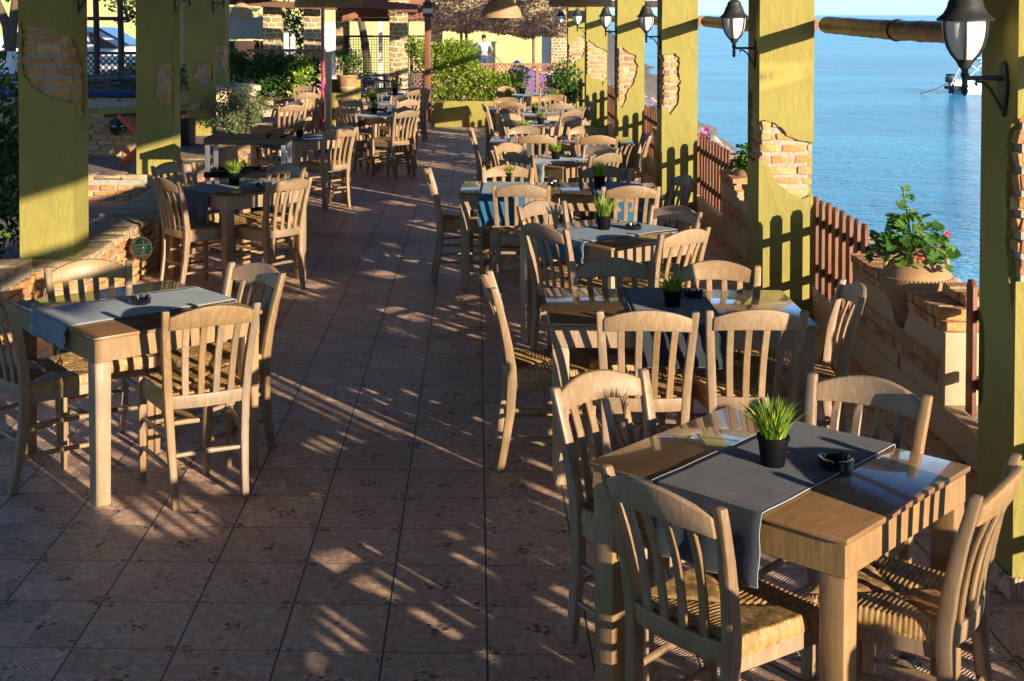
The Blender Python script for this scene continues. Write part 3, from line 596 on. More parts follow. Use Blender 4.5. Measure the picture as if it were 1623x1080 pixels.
# ------------------------------------------------------------------ chair
def rail_curve(n, half, bow, y0):            # bowed back plan curve
    return [(half*(-1+2*i/n), y0-bow*(1-(-1+2*i/n)**2)) for i in range(n+1)]
def make_chair():
    t = thing('taverna_chair', 'x', 'chair', (0, 0, 0), 0, 'tan wooden taverna chairs with rush seats')
    for sx in (-1, 1):
        b = B(); pts = []; ws = []; ds = []
        for z, x, y, w, d in ((0, .155, -.245, .030, .036), (.12, .159, -.222, .034, .038), (.28, .165, -.198, .037, .042), (.43, .172, -.190, .038, .046), (.50, .176, -.193, .038, .046), (.60, .182, -.208, .037, .042), (.72, .191, -.234, .036, .037), (.82, .199, -.262, .034, .033), (.875, .203, -.278, .032, .030)):
            pts.append((sx*x, y, z)); ws.append(w); ds.append(d)
        b.post(pts, ws, ds); b.bevel(.006, 2, 40); b.obj('rear_leg', M['chair'], t, 40)
    for sx in (-1, 1):
        b = B(); b.post([(sx*.203, .183, 0), (sx*.204, .176, .25), (sx*.206, .170, .485)], [.028, .036, .038], [.028, .036, .038]); b.bevel(.006, 2, 40); b.obj('front_leg', M['chair'], t, 40)
    b = B(); b.b2(-.186, .186, .158, .182, .395, .445)
    for sx in (-1, 1): b.loft([[(sx*.165+dx, -.185, z) for dx, z in ((-.011, .395), (.011, .395), (.011, .445), (-.011, .445))], [(sx*.200+dx, .16, z) for dx, z in ((-.011, .395), (.011, .395), (.011, .445), (-.011, .445))]])
    b.bevel(.004, 1); b.obj('seat_frame', M['chair'], t, 40)
    # lower back rail, bowed
    def bow_rail(zb, zt, th, half, bow, y_of, n=14, arch=0, name='back_rail'):
        b = B(); rings = []
        for i in range(n+1):
            s_ = -1+2*i/n; x = half*s_; ar = arch*(1-s_*s_)
            y = lambda z: y_of(z)-bow*(1-s_*s_)
            z0 = zb+ar*.25; z1 = zt+ar
            rings.append([(x, y(z0)-th/2, z0), (x, y(z0)+th/2, z0), (x, y(z1)+th/2, z1), (x, y(z1)-th/2, z1)])
        b.loft(rings); b.bevel(.005, 2, 50); return b.obj(name, M['chair'], t, 40)
    yo = lambda z: -.193-max(0, z-.46)*.205-max(0, z-.7)*.06
    bow_rail(.425, .485, .022, .164, .022, yo)
    bow_rail(.785, .845, .024, .188, .030, yo, arch=.045, name='top_rail')
    for k in range(4):
        s_ = (-.6, -.2, .2, .6)[k]; b = B(); pts = []
        for j in range(9):
            z = .47+(.80-.47)*j/8; half = .164+(.188-.164)*j/8; bow = .022+.008*j/8
            pts.append((s_*half*1.02, yo(z)-bow*(1-s_*s_)+.012*sin(pi*j/8), z))
        b.post(pts, .030, .012); b.bevel(.003, 1, 40); b.obj('slat', M['chair'], t, 40)
    for sx in (-1, 1):
        for z in (.155, .29): B().tube([(sx*.16, -.215, z), (sx*.183, -.02, z+.004), (sx*.204, .175, z)], [.009, .0125, .009], 8).obj('stretcher', M['chair'], t)
    B().tube([(-.165, -.205, .22), (0, -.205, .224), (.165, -.205, .22)], [.009, .0125, .009], 8).obj('stretcher', M['chair'], t)
    B().tube([(-.2, .176, .24), (0, .176, .244), (.2, .176, .24)], [.009, .013, .009], 8).obj('stretcher', M['chair'], t)
    # rush seat: four triangular fields of real strands
    b = B(); N = 132; NS = 30; uvl = b.bm.loops.layers.uv.new('UVMap'); G = []; UVc = []
    for j in range(N+1):
        row = []; ur = []
        for i in range(N+1):
            a_ = -1+2*i/N; b_ = -1+2*j/N
            a2 = sin(a_*pi/2)*.35+a_*.65; b2_ = sin(b_*pi/2)*.35+b_*.65
            m = max(abs(a_), abs(b_)); hw = .178+.036*(b2_+1)/2
            x = a2*hw; y = -.005+b2_*.192
            side = abs(b_) > abs(a_); s_ = a_ if side else b_; along = b_ if side else a_
            wv = .10*noise.noise(Vector((s_*9, along*5, 3 if side else 8)))
            q = (s_+1)/2*NS+wv; ridge = abs(sin(pi*q))**.7
            z = .487 + .012*(1-m**2)*0 - .010*(1-m)**1.0 - .006*exp(-((abs(abs(a_)-abs(b_)))/.07)**2)*(1-.3*m)
            if m > .9: z -= .040*((m-.9)/.1)**2.2
            k_ = min(1, (1.02-m)*8)
            z += .0050*ridge*(.4+.6*k_) + .003*noise.noise(Vector((a_*3, b_*3, 1)))
            out = 1+.012*ridge*(m > .9)
            row.append(b.bm.verts.new((x*out, y*out, z))); ur.append((q+(0 if side else 57), along*1.0))
        G.append(row); UVc.append(ur)
    for j in range(N):
        for i in range(N):
            f = b.bm.faces.new((G[j][i], G[j][i+1], G[j+1][i+1], G[j+1][i]))
            cs = (UVc[j][i], UVc[j][i+1], UVc[j+1][i+1], UVc[j+1][i])
            for lp, c_ in zip(f.loops, cs): lp[uvl].uv = c_
    # underside skirt
    ring = [G[0][i] for i in range(N+1)]+[G[j][N] for j in range(1, N+1)]+[G[N][i] for i in range(N-1, -1, -1)]+[G[j][0] for j in range(N-1, 0, -1)]
    low = [b.bm.verts.new((v.co.x*.97, v.co.y*.97, .432)) for v in ring]
    for k in range(len(ring)):
        f = b.bm.faces.new((ring[k], low[k], low[(k+1) % len(ring)], ring[(k+1) % len(ring)]))
        for lp in f.loops: lp[uvl].uv = (k/(N+1)*NS, lp.vert.co.z*5)
    b.obj('seat', M['rush'], t, 180, normals=False)
    return t
chair_proto = make_chair()
index_kids()
_used = [False]
def chair(M_, heading, label):
    """M_: mid-point of the two post tops (world), heading: direction the sitter faces, degrees"""
    h = radians(heading); f = Vector((cos(h), sin(h)))
    if not _used[0]: c = chair_proto; _used[0] = True
    else: c = dup(chair_proto)
    c.location = (M_.x+f.x*.27, M_.y+f.y*.27, .0005); c.rotation_euler = (0, 0, h-pi/2); c['label'] = label
    return c
def chair2(u1, v1, u2, v2, away, label, heading=None):
    a_ = P(u1, v1, .875); b_ = P(u2, v2, .875); e = (b_-a_); m = (a_+b_)/2
    if heading is None:
        heading = math.degrees(atan2(e.y, e.x)) + (90 if away else -90)
    return chair(m, heading, label)

# ------------------------------------------------------------------ tables
def table(cx, cy, ang, w, d, label, worn=0):
    t = thing('dining_table', label, 'table', (cx, cy, .0005), radians(ang), 'wooden dining tables with varnished tops')
    b = B(); b.b2(-w/2, w/2, -d/2, d/2, .727, .745); b.bevel(.004, 2); b.obj('tabletop', M['top'], t)
    b = B(); i_ = .012
    b.b2(-w/2+i_, w/2-i_, -d/2+i_, -d/2+i_+.022, .632, .7262); b.b2(-w/2+i_, w/2-i_, d/2-i_-.022, d/2-i_, .632, .7262)
    b.b2(-w/2+i_, -w/2+i_+.022, -d/2+i_+.0225, d/2-i_-.0225, .632, .7262); b.b2(w/2-i_-.022, w/2-i_, -d/2+i_+.0225, d/2-i_-.0225, .632, .7262)
    b.obj('apron', M['table'], t, 0)
    for sx in (-1, 1):
        for sy in (-1, 1):
            b = B(); x, y = sx*(w/2-i_-.039), sy*(d/2-i_-.039)
            b.post([(x, y, 0), (x, y, .63)], [.068, .076], [.068, .076]); b.bevel(.004, 2); b.obj('leg', M['table'], t)
    return t
def runner(cx, cy, ang, wid, length, left, right, mat, label, off=0.):
    """cloth strip lying along local x over a table of that length, hanging by left/right"""
    t = B(); n = 44; m = 14; G = []; r = .012; x0 = -length/2; x1 = length/2
    path = []
    for k in range(10): path.append((x0-.010-.004*sin(k), .7487-left*(1-k/10)-.012, 'h'))
    path.append((x0-.007, .7482, 'e'))
    for k in range(1, n): path.append((x0+(x1-x0)*k/n, .7487, 't'))
    path.append((x1+.007, .7482, 'e'))
    for k in range(1, 11): path.append((x1+.010, .7487-right*k/10-.012, 'h'))
    if right < .02: path = path[:-12]; path[-1] = (x1-.03, .7487, 't')
    sd = R.uniform(0, 99)
    for i, (x, z, kd) in enumerate(path):
        row = []
        for j in range(m+1):
            y = -wid/2+wid*j/m + .004*noise.noise(Vector((x*4, j*.0+sd, 1)))
            dx = 0; dz = 0
            if kd == 'h':
                hang = (.7487-z); sgn = -1 if x < 0 else 1
                dx = sgn*(.10*hang*(.5+.5*sin(j*1.1+sd))+.004)
            else: dz = .0012*(1+noise.noise(Vector((x*9, y*9, sd))))+.0045*max(0, noise.noise(Vector((x*3+y*5, y*2-x*4, sd)))-.15)
            row.append(t.bm.verts.new((x+dx, y+off, z+dz)))
        G.append(row)
    for i in range(len(G)-1):
        for j in range(m): t.bm.faces.new((G[i][j], G[i][j+1], G[i+1][j+1], G[i+1][j]))
    hm = B()
    for j in (0, m): hm.tube([tuple(G[i][j].co+Vector((0, 0, .0012))) for i in range(len(G))], .0016, 4)
    for i in (0, len(G)-1): hm.tube([tuple(G[i][j].co) for j in range(m+1)], .0016, 4)
    o = t.obj('table_runner', mat, None, 60)
    hm.obj('hem_thread', M['thread'], o); o.location = (cx, cy, 0); o.rotation_euler = (0, 0, radians(ang))
    md = o.modifiers.new('thickness', 'SOLIDIFY'); md.thickness = .0016; md.offset = 1
    return tag(o, label, 'runner', 'cloth runners on the tables')
def make_plant(nb=170, hmin=.09, hmax=.15, droop=1.):
    t = thing('potted_grass', 'x', 'plant', (0, 0, 0), 0, 'small pots of artificial grass on the tables')
    b = B(); b.lathe([(.0, 0), (.034, 0), (.036, .003), (.046, .078), (.050, .080), (.0505, .092), (.0465, .092), (.045, .076), (0, .074)], n=32, caps=False)
    bmesh.ops.remove_doubles(b.bm, verts=b.bm.verts, dist=.0001); b.obj('pot', M['blackplastic'], t)
    g = B()
    for i in range(nb):
        a0 = R.uniform(0, 2*pi); r0 = .034*sqrt(R.random()); L = R.uniform(hmin, hmax); lean = ((r0/.034)*R.uniform(.2, 1.1)+R.uniform(0, .2))*droop; w = R.uniform(.0028, .0045)
        a1 = a0+R.uniform(-.5, .5); base = Vector((r0*cos(a0), r0*sin(a0), .074)); d = Vector((cos(a1), sin(a1), 0)); sd = Vector((-sin(a1), cos(a1), 0)).lerp(d, R.uniform(-.6, .6)).normalized()
        prev = None
        for k in range(5):
            s_ = k/4; p = base + d*(L*.75*lean*s_**1.7) + Vector((0, 0, L*(s_-.25*lean*s_*s_))); ww = w*(1-s_**2)+.0003
            cur = (g.bm.verts.new(p-sd*ww), g.bm.verts.new(p+sd*ww))
            if prev: g.bm.faces.new((prev[0], prev[1], cur[1], cur[0]))
            prev = cur
    g.obj('grass_tuft', M['grass'], t, 60, normals=False)
    return t
def make_ashtray():
    t = thing('ashtray', 'x', 'ashtray', (0, 0, 0), 0, 'black ashtrays on the tables')
    b = B(); n = 48; rings = []
    for r, z in ((.046, 0), (.052, .004), (.054, .03), (.050, .034), (.044, .033), (.040, .010), (.001, .008)):
        ring = []
        for k in range(n):
            notch = 1 if (k % 16) in (0, 1) and z > .02 else 0
            ring.append((r*cos(2*pi*k/n), r*sin(2*pi*k/n), z-notch*.012))
        rings.append(ring)
    b.loft(rings); b.obj('bowl', M['glassblack'], t, 30); return t
plant_ps = [make_plant(), make_plant(130, .07, .13, 1.35), make_plant(150, .08, .16, .8)]; ash_p = make_ashtray(); index_kids(); _pu = [0, 0]
def plant(p, label, sc_=1.):
    k0 = _pu[0]; o = plant_ps[k0] if k0 < 3 else dup(R.choice(plant_ps)); _pu[0] += 1; o.location = (p[0], p[1], .7515); o.rotation_euler = (0, 0, R.uniform(0, 6)); k_ = sc_*R.uniform(.92, 1.1) if _pu[2:] else sc_; o.scale = (k_, k_, k_*R.uniform(.85, 1.12) if _pu[2:] else k_); _pu.append(1); o['label'] = label
def ash(p, label):
    o = ash_p if not _pu[1] else dup(ash_p); _pu[1] = 1; o.location = (p[0], p[1], .7515); o.rotation_euler = (0, 0, R.uniform(0, 6)); o['label'] = label
def corner(F_, ang, w, d):
    e = radians(ang); return F_[0]+cos(e)*w/2-sin(e)*d/2, F_[1]+sin(e)*w/2+cos(e)*d/2

TD = 'chair on the %s of %s'
table(1.02, 1.80, 0, 1.2, .76, 'unseen long table added just below the frame at bottom right')  # unseen table and chairs added to break the floor sunlight into streaks
for (x_, y_, h_, s_) in ((.75, 1.22, 90, 'near left'), (1.3, 1.2, 92, 'near right'), (.72, 2.36, 268, 'far left'), (1.32, 2.36, 272, 'far right'), (.22, 1.8, 4, 'aisle end'), (1.82, 1.82, 178, 'sea end')):
    chair(Vector((x_, y_, .875)), h_, 'chair on the %s of the unseen table below the frame' % s_)
# right row ---------------------------------------------------------------
n1 = 'the nearest table on the right'
table(.94, 4.03, 47, .80, .87, 'nearest square table on the right, glossy top with slate runner')
runner(.94, 4.03, 47, .37, .80, .19, .06, M['slate'], 'slate grey cloth runner hanging over the nearest right table', off=.0)
plant(P(1225, 738, .75), 'yellow green grass pot on the slate runner of nearest table'); ash(P(1325, 742, .75), 'black ashtray beside the grass pot on the nearest right table')
chair2(957, 737, 1150, 803, 1, TD % ('near left', n1)+', back to us', 40)
chair2(1546, 783, 1604, 722, 1, TD % ('near right', n1)+', at frame edge')
chair2(1288, 593, 1467, 628, 0, TD % ('far right', n1)+', facing us')
chair2(892, 613, 1012, 588, 0, TD % ('far left', n1)+', aisle side')
n2 = 'the long second table on the right'
table(.94, 6.22, -1, 1.2, .76, 'long rectangular table, second in the right row, with slate runner')
runner(P(1062, 485, .745).x, 6.22, 89, .40, .76, .18, .12, M['slate'], 'slate grey runner across the long second table')
plant(P(1066, 486, .75), 'green grass pot on the long second right table'); ash(P(1101, 471, .75), 'black ashtray behind the pot on the long second table')
chair2(953, 493, 1100, 494, 1, TD % ('near left', n2)+', back to us', 89)
chair2(1127, 491, 1272, 493, 1, TD % ('near right', n2)+', back to us', 91)
chair2(908, 414, 1034, 418, 0, TD % ('far left', n2)+', facing us', 268)
chair2(1078, 416, 1196, 425, 0, TD % ('far right', n2)+', facing us', 265)
chair2(777, 428, 787, 458, 0, TD % ('aisle end', n2), 2)
chair2(1332, 446, 1365, 467, 0, TD % ('sea end', n2), 176)
n3 = 'the third table on the right'
c3 = corner((.807, 7.746), 38, .8, .88)
table(*c3, 38, .8, .88, 'square table third in the right row with petrol blue runner')
runner(*c3, 38, .42, .8, .13, .1, M['petrol'], 'petrol blue runner on the third right table')
plant(P(957, 364, .75), 'grass pot on the petrol blue runner of the third table'); ash(P(1004, 364, .75), 'black ashtray on the third right table')
chair2(820, 351, 908, 363, 1, TD % ('near left', n3)+', in shade', 36); chair2(1047, 371, 1120, 360, 1, TD % ('near right', n3)+', back to us')
chair2(826, 327, 892, 319, 0, TD % ('far left', n3)+', facing us'); chair2(1031, 325, 1110, 337, 0, TD % ('far right', n3)+', facing us')
n4 = 'the fourth rank joined tables, right'
table(-.126+.395, 10.0+.41, -2, .785, .85, 'aisle side one of two joined tables fourth in the right row')
table(.664+.397, 9.96+.41, -2, .785, .85, 'sea side one of two joined tables fourth in the right row')
for (x, nm) in ((P(800, 300, .745).x, 'aisle side'), (P(980, 300, .745).x, 'sea side')):
    runner(x, 10.40, 88, .40, .85, .22, .1, M['petrol'], 'petrol blue runner on the %s table of the joined pair' % nm)
plant(P(807, 288, .75), 'grass pot on the aisle side table of the joined pair'); plant(P(950, 298, .75), 'grass pot on the sea side table of the joined pair')
ash(P(878, 297, .75), 'black ashtray at the seam of the two joined tables')
chair2(781, 292, 872, 296, 1, TD % ('near left', n4)+', back to us', 89); chair2(957, 295, 1043, 297, 1, TD % ('near right', n4)+', back to us', 92)
chair2(769, 264, 842, 267, 0, TD % ('far left', n4)+', facing us', 268); chair2(921, 265, 995, 268, 0, TD % ('far right', n4)+', facing us', 266)
chair2(677, 266, 688, 275, 0, TD % ('aisle end', n4), 3); chair2(1070, 278, 1091, 284, 0, TD % ('sea end', n4), 192)
n5 = 'the fifth table on the right'
c5 = corner((.793, 11.893), 44, .8, .86)
table(*c5, 44, .8, .86, 'square table fifth in the right row with pale runner'); runner(*c5, 44, .42, .8, .15, .1, M['pale'], 'pale blue grey runner on the fifth right table')
plant(P(881, 253, .75), 'grass pot on the pale runner of the fifth right table'); ash(P(906, 250, .75), 'black ashtray on the fifth right table')
for a_, h, s_ in (((794, 241, 850, 246), 36, 'near left'), ((937, 247, 980, 242), 134, 'near right'), ((784, 231, 831, 227), -46, 'far left'), ((925, 231, 978, 235), 224, 'far right')):
    chair2(*a_, 1, TD % (s_, n5), h)
n6 = 'the sixth rank joined tables, right'
table(.16+.39, 14.1+.4, -3, .78, .8, 'aisle side table of the sixth rank in the right row'); table(.95+.39, 14.05+.4, -3, .78, .8, 'sea side table of the sixth rank in the right row')
runner(P(832, 215, .745).x, 14.5, 87, .4, .8, .18, .1, M['grey'], 'charcoal runner on the aisle side table of the sixth rank'); runner(P(944, 215, .745).x, 14.45, 87, .4, .8, .18, .1, M['petrol'], 'blue runner on the sea side table of the sixth rank')
plant(P(832, 215, .75), 'grass pot on the aisle side table of the sixth rank'); plant(P(944, 214, .75), 'grass pot on the sea side table of the sixth rank'); ash(P(888, 222, .75), 'black ashtray on the sixth rank tables')
for a_, h, s_ in (((820, 214, 880, 216), 88, 'near left'), ((917, 215, 977, 217), 90, 'near right'), ((806, 201.5, 860, 202), 268, 'far left'), ((902, 201.5, 957, 202), 268, 'far right'), ((745, 202, 752, 207), 2, 'aisle end'), ((1020, 212, 1028, 213), 182, 'sea end')):
    chair2(*a_, 1, TD % (s_, n6), h)
n7 = 'the seventh table on the right'
c7 = P(860, 196, .745); table(c7.x, c7.y, 42, .8, .86, 'square table seventh in the right row with blue runner'); runner(c7.x, c7.y, 42, .42, .8, .15, .1, M['petrol'], 'blue runner on the seventh right table')
plant(P(857, 198, .75), 'grass pot on the seventh right table'); ash(P(878, 197, .75), 'black ashtray on the seventh right table')
for a_, h, s_ in (((792, 190, 834, 192), 36, 'near left'), ((897, 193, 934, 191), 132, 'near right'), ((793, 183, 827, 181), -48, 'far left'), ((887, 185, 928, 187), 222, 'far right')):
    chair2(*a_, 1, TD % (s_, n7), h)
n8 = 'the eighth table on the right'
c8 = P(849, 180, .745); table(c8.x, c8.y, 40, .8, .86, 'square table eighth in the right row, nearly hidden by chairs'); runner(c8.x, c8.y, 40, .42, .8, .15, .1, M['petrol'], 'blue runner on the eighth right table')
plant(P(848, 180, .75), 'grass pot on the eighth right table')
for a_, h, s_ in (((791, 173, 822, 174), 36, 'near left'), ((891, 176, 924, 174), 132, 'near right')):
    chair2(*a_, 1, TD % (s_, n8), h)
n9 = 'the ninth rank joined tables, right'
table(.14+.39, 19.0+.4, -2, .78, .8, 'aisle side table of the ninth rank in the right row'); table(.94+.39, 18.95+.4, -2, .78, .8, 'sea side table of the ninth rank in the right row')
chair2(768, 165, 773, 168, 1, TD % ('aisle end', n9), 3)
plant(P(806, 163, .75), 'grass pot on the aisle side table of the ninth rank', 1.2); plant(P(878, 163, .75), 'grass pot on the sea side table of the ninth rank', 1.2)
for a_, h, s_ in (((790, 162, 830, 163), 88, 'near left'), ((870, 165, 906, 164), 90, 'near right'), ((787, 155.5, 822, 156), 268, 'far left'), ((862, 152, 889, 152), 268, 'far right'), ((932, 161, 940, 163), 182, 'sea end')):
    chair2(*a_, 1, TD % (s_, n9), h)
n10 = 'the farthest table on the right'
c10 = P(832, 150, .745); table(c10.x+.1, c10.y, 42, .8, .86, 'farthest square table of the right row with blue runner'); runner(c10.x+.1, c10.y, 42, .5, .8, .2, .1, M['petrol'], 'blue runner on the farthest right table')
plant(P(828, 149, .75), 'grass pot on the farthest right table', 1.3)
for a_, h, s_ in (((786, 146, 808, 146), 36, 'near left'), ((788, 138, 816, 138), -48, 'far left'), ((858, 141, 881, 141), 222, 'far right')):
    chair2(*a_, 1, TD % (s_, n10), h)
# left row ----------------------------------------------------------------
m1 = 'the nearest table on the left'
table(-1.63, 6.14, 41, .85, .92, 'nearest square table on the left with pale runner and ashtray')
runner(-1.63, 6.14, 41, .40, .85, .09, .02, M['pale'], 'pale blue grey runner on the nearest left table')
ash(P(222, 482, .75), 'black ashtray on the pale runner of the nearest left table')
chair2(263, 493, 405, 479, 1, TD % ('near right', m1)+', back to us'); chair2(366, 416, 445, 433, 0, TD % ('far right', m1)+', aisle side')
chair2(72, 424, 208, 413, 0, TD % ('far left', m1)+', facing us'); chair2(-68, 455, 43, 480, 1, TD % ('near left', m1)+', cut off', 43)
m2 = 'the second table on the left'
c2_ = corner((-1.92, 9.876), 45, .8, .88)
table(*c2_, 45, .8, .88, 'square table second in the left row with charcoal runner'); runner(*c2_, 45, .42, .8, .22, .1, M['grey'], 'charcoal runner hanging over the second left table')
plant(P(371, 294, .75), 'grass pot on the second left table'); ash(P(416, 296, .75), 'black ashtray on the second left table')
chair2(231, 281, 298, 287, 1, TD % ('near left', m2)+', in half shade', 41); chair2(429, 288, 488, 281, 1, TD % ('near right', m2)+', back to us')
chair2(431, 260, 478, 265, 0, TD % ('far right', m2)+', facing us'); chair2(239, 264, 310, 257, 0, TD % ('far left', m2)+', facing us')
m3 = 'the third table on the left'
c_ = corner((-1.99, 14.18), 45, .8, .88); table(*c_, 45, .8, .88, 'square table third in the left row, behind the service trolley'); runner(*c_, 45, .42, .8, .1, .22, M['grey'], 'charcoal runner on the third left table')
plant(P(475, 218, .75), 'grass pot on the third left table')
chair2(513, 209, 562, 203, 1, TD % ('near right', m3)+', back to us', 134); chair2(527, 198, 563, 202, 1, TD % ('far right', m3)+', in shade', 225); chair2(402, 201, 443, 200, 1, TD % ('left', m3)+', behind the trolley', 70)
m4 = 'the fourth table on the left'
c_ = P(424, 170, .745); table(c_.x, c_.y, 20, .8, .85, 'table beside the flowering shrub, fourth in the left row')
chair2(445, 168, 482, 167, 1, TD % ('near right', m4), 120); chair2(455, 162, 480, 162, 1, TD % ('far right', m4), 225)
m5 = 'the table behind the shrub on the left'
c_ = P(452, 155, .745); table(c_.x, c_.y, 15, .8, .85, 'table behind the shrub, fifth in the far left group')
chair2(473, 148, 502, 148, 1, TD % ('near right', m5), 110); chair2(468, 138, 497, 137, 1, TD % ('far side', m5), 250); chair2(503, 155, 510, 157, 1, TD % ('aisle end', m5), 178)
m6 = 'the corner table mid aisle left'
c_ = corner((-1.37, 17.52), 45, .8, .88); table(*c_, 45, .8, .88, 'square table in the mid left row beside the aisle'); runner(*c_, 45, .42, .8, .15, .1, M['grey'], 'charcoal runner on the mid left aisle table')
plant(P(593, 180, .75), 'grass pot on the mid left aisle table'); ash(P(621, 181, .75), 'black ashtray on the mid left aisle table')
for a_, h, s_ in (((627, 178, 662, 175), 134, 'near right'), ((623, 172, 654, 172), 225, 'far right'), ((530, 170, 563, 170), 45, 'near left'), ((540, 163, 572, 161), -45, 'far left')):
    chair2(*a_, 1, TD % (s_, m6), h)
m7 = 'the table behind the mid left one'
c_ = P(606, 164, .745); table(c_.x, c_.y, 5, .9, .8, 'table behind the mid left aisle table with dark runner'); runner(c_.x, c_.y, 95, .42, .8, .15, .1, M['grey'], 'dark runner on the table behind the mid left one')
plant(P(591, 163, .75), 'grass pot on the table behind the mid left one')
for a_, h, s_ in (((633, 159, 661, 159), 130, 'near right'), ((539, 153, 570, 160), 60, 'near left'), ((622, 152, 645, 153), 225, 'far right')):
    chair2(*a_, 1, TD % (s_, m7), h)
m8 = 'the farthest table on the left'
c_ = P(620, 150, .745); table(c_.x, c_.y, 0, 1.0, .8, 'farthest table of the left row before the stone pillar'); runner(c_.x, c_.y, 90, .42, .8, .15, .1, M['petrol'], 'blue runner on the farthest left table')
plant(P(626, 150, .75), 'grass pot on the farthest left table', 1.2)
for a_, h, s_ in (((644, 145, 678, 142), 130, 'near right'), ((581, 142, 610, 140), 60, 'left'), ((660, 141, 676, 141), 225, 'far right')):
    chair2(*a_, 1, TD % (s_, m8), h)
# ------------------------------------------------------------------ wall lanterns
def make_lantern():
    t = thing('wall_lantern', 'x', 'lantern', (0, 0, 0), 0, 'cast iron wall lanterns on the pillars'); A = -.15
    b = B(); b.loft([[(x, y*.036*(1 if z > 0 else 1), 0) for x, y, z in ()]] if 0 else [[(xx, .036*cos(2*pi*k/20)*(1-.35*max(0, -sin(2*pi*k/20))), .105*sin(2*pi*k/20)) for k in range(20)] for xx in (-.001, -.014)])
    for v in b.bm.verts: v.co.z += -.04
    b.bevel(.003, 1, 40); b.obj('back_plate', M['iron'], t)
    B().tube([(-.014, 0, 0), (A*.5, 0, .002), (A, 0, 0)], [.011, .008, .009], 10).obj('arm', M['iron'], t)
    B().tube([(-.014, 0, -.115), (-.03, 0, -.085), (-.055, 0, -.04), (-.085, 0, -.014), (-.105, 0, -.012), (-.11, 0, -.02), (-.104, 0, -.026)], .0055, 8).obj('scroll', M['iron'], t)
    B().lathe([(.001, -.067), (.008, -.060), (.013, -.047), (.008, -.038), (.012, -.034), (.012, -.028), (.009, -.02), (.011, 0), (.016, .012), (.012, .022), (.012, .032), (.022, .042), (.030, .060), (.034, .066), (.030, .072)], (A, 0, 0), 20).obj('stem', M['iron'], t)
    B().lathe([(.030, .068), (.052, .092), (.068, .122), (.077, .155), (.081, .19), (.081, .213)], (A, 0, 0), 32).obj('globe', M['lampglass'], t)
    for k in range(6):
        q = 2*pi*k/6+.2
        B().tube([(A+r*cos(q), r*sin(q), z) for r, z in ((.03, .062), (.055, .088), (.073, .12), (.083, .155), (.087, .19), (.087, .215))], .0042, 6).obj('rib', M['iron'], t)
    B().lathe([(.084, .211), (.100, .213), (.102, .219), (.094, .226), (.078, .240), (.066, .262), (.060, .285), (.05, .300), (.046, .32), (.03, .335), (.012, .345), (.016, .356), (.006, .372), (.001, .38)], (A, 0, 0), 32).obj('cap', M['iron'], t)
    return t
lan = make_lantern(); index_kids()
names = ['nearest lantern, hanging before the sea at top right', 'second lantern of the sea side row, above the diagonal brick patch', 'third lantern of the sea side row', 'fourth lantern of the sea side row', 'fifth lantern of the sea side row', 'smallest, farthest lantern of the sea side row']
for i, (y0, y1) in enumerate(RP):
    o = lan if i == 0 else dup(lan); o.location = (RX0-.0005, y0+(.11 if i == 0 else (y1-y0)*.35), 1.905); o['label'] = names[i]
for (x, y, nm) in ((-2.785, 9.02, 'lantern cut by the top edge on the leftmost pillar'), (-3.16, 13.55, 'lantern cut by the top edge on the second left pillar'), (-3.66, 17.95, 'lantern cut by the top edge on the third left pillar')):
    o = dup(lan); o.location = (x+.0005, y, 2.30); o.rotation_euler = (0, 0, pi); o['label'] = nm
# ------------------------------------------------------------------ wicker pendants
def pendant(u, vb, D, dia, hgt, label, mat, flat=0):
    x = (u-755)*D/FPX; z = EYE-(vb-23.7)*D/FPX; t = thing('pendant_lamp', label, 'lamp', (x, D, z), 0, 'woven pendant lampshades'); r = dia/2
    b = B(); prof = [(r*sin(pi/2*(1-s)**(.75 if not flat else .5)) if s < 1 else .02, hgt*s) for s in [k/18 for k in range(19)]]
    b.lathe([(rr_*.965, z_) for rr_, z_ in prof], n=36, caps=False)
    for rr_, z_ in prof: b.tube([(rr_*cos(2*pi*k/40), rr_*sin(2*pi*k/40), z_) for k in range(41)], hgt*.026, 4)
    for k in range(44):
        q = 2*pi*k/44
        for tw in (-.5, .5): b.tube([(rr_*cos(q+tw*i/18), rr_*sin(q+tw*i/18), z_) for i, (rr_, z_) in enumerate(prof)], hgt*.018, 4)
    b.obj('woven_shade', mat, t, 60)
    B().tube([(0, 0, hgt), (0, 0, 3.0-z)], .006, 5).obj('cord', M['rope'], t)
    B().lathe([(.001, -.02), (.03, 0), (.035, .03), (.02, .07), (.015, .1)], (0, 0, hgt*.35), 14).obj('bulb', M['lampglass'], t)
pendant(794, 28, 17.7, .55, .30, 'dome shaped woven lampshade before the brush canopy', M['wicker'])
pendant(919, 10, 11.5, .55, .28, 'wide woven lampshade cut by the frame above the lanterns', M['wicker'], 1)
pendant(520, 11, 10.7, .55, .28, 'wide woven lampshade cut by the frame at top centre left', M['wickerdark'], 1)
pendant(381, 28, 24.0, .42, .30, 'orange wicker lampshade above the dark hedge', M['wicker'])

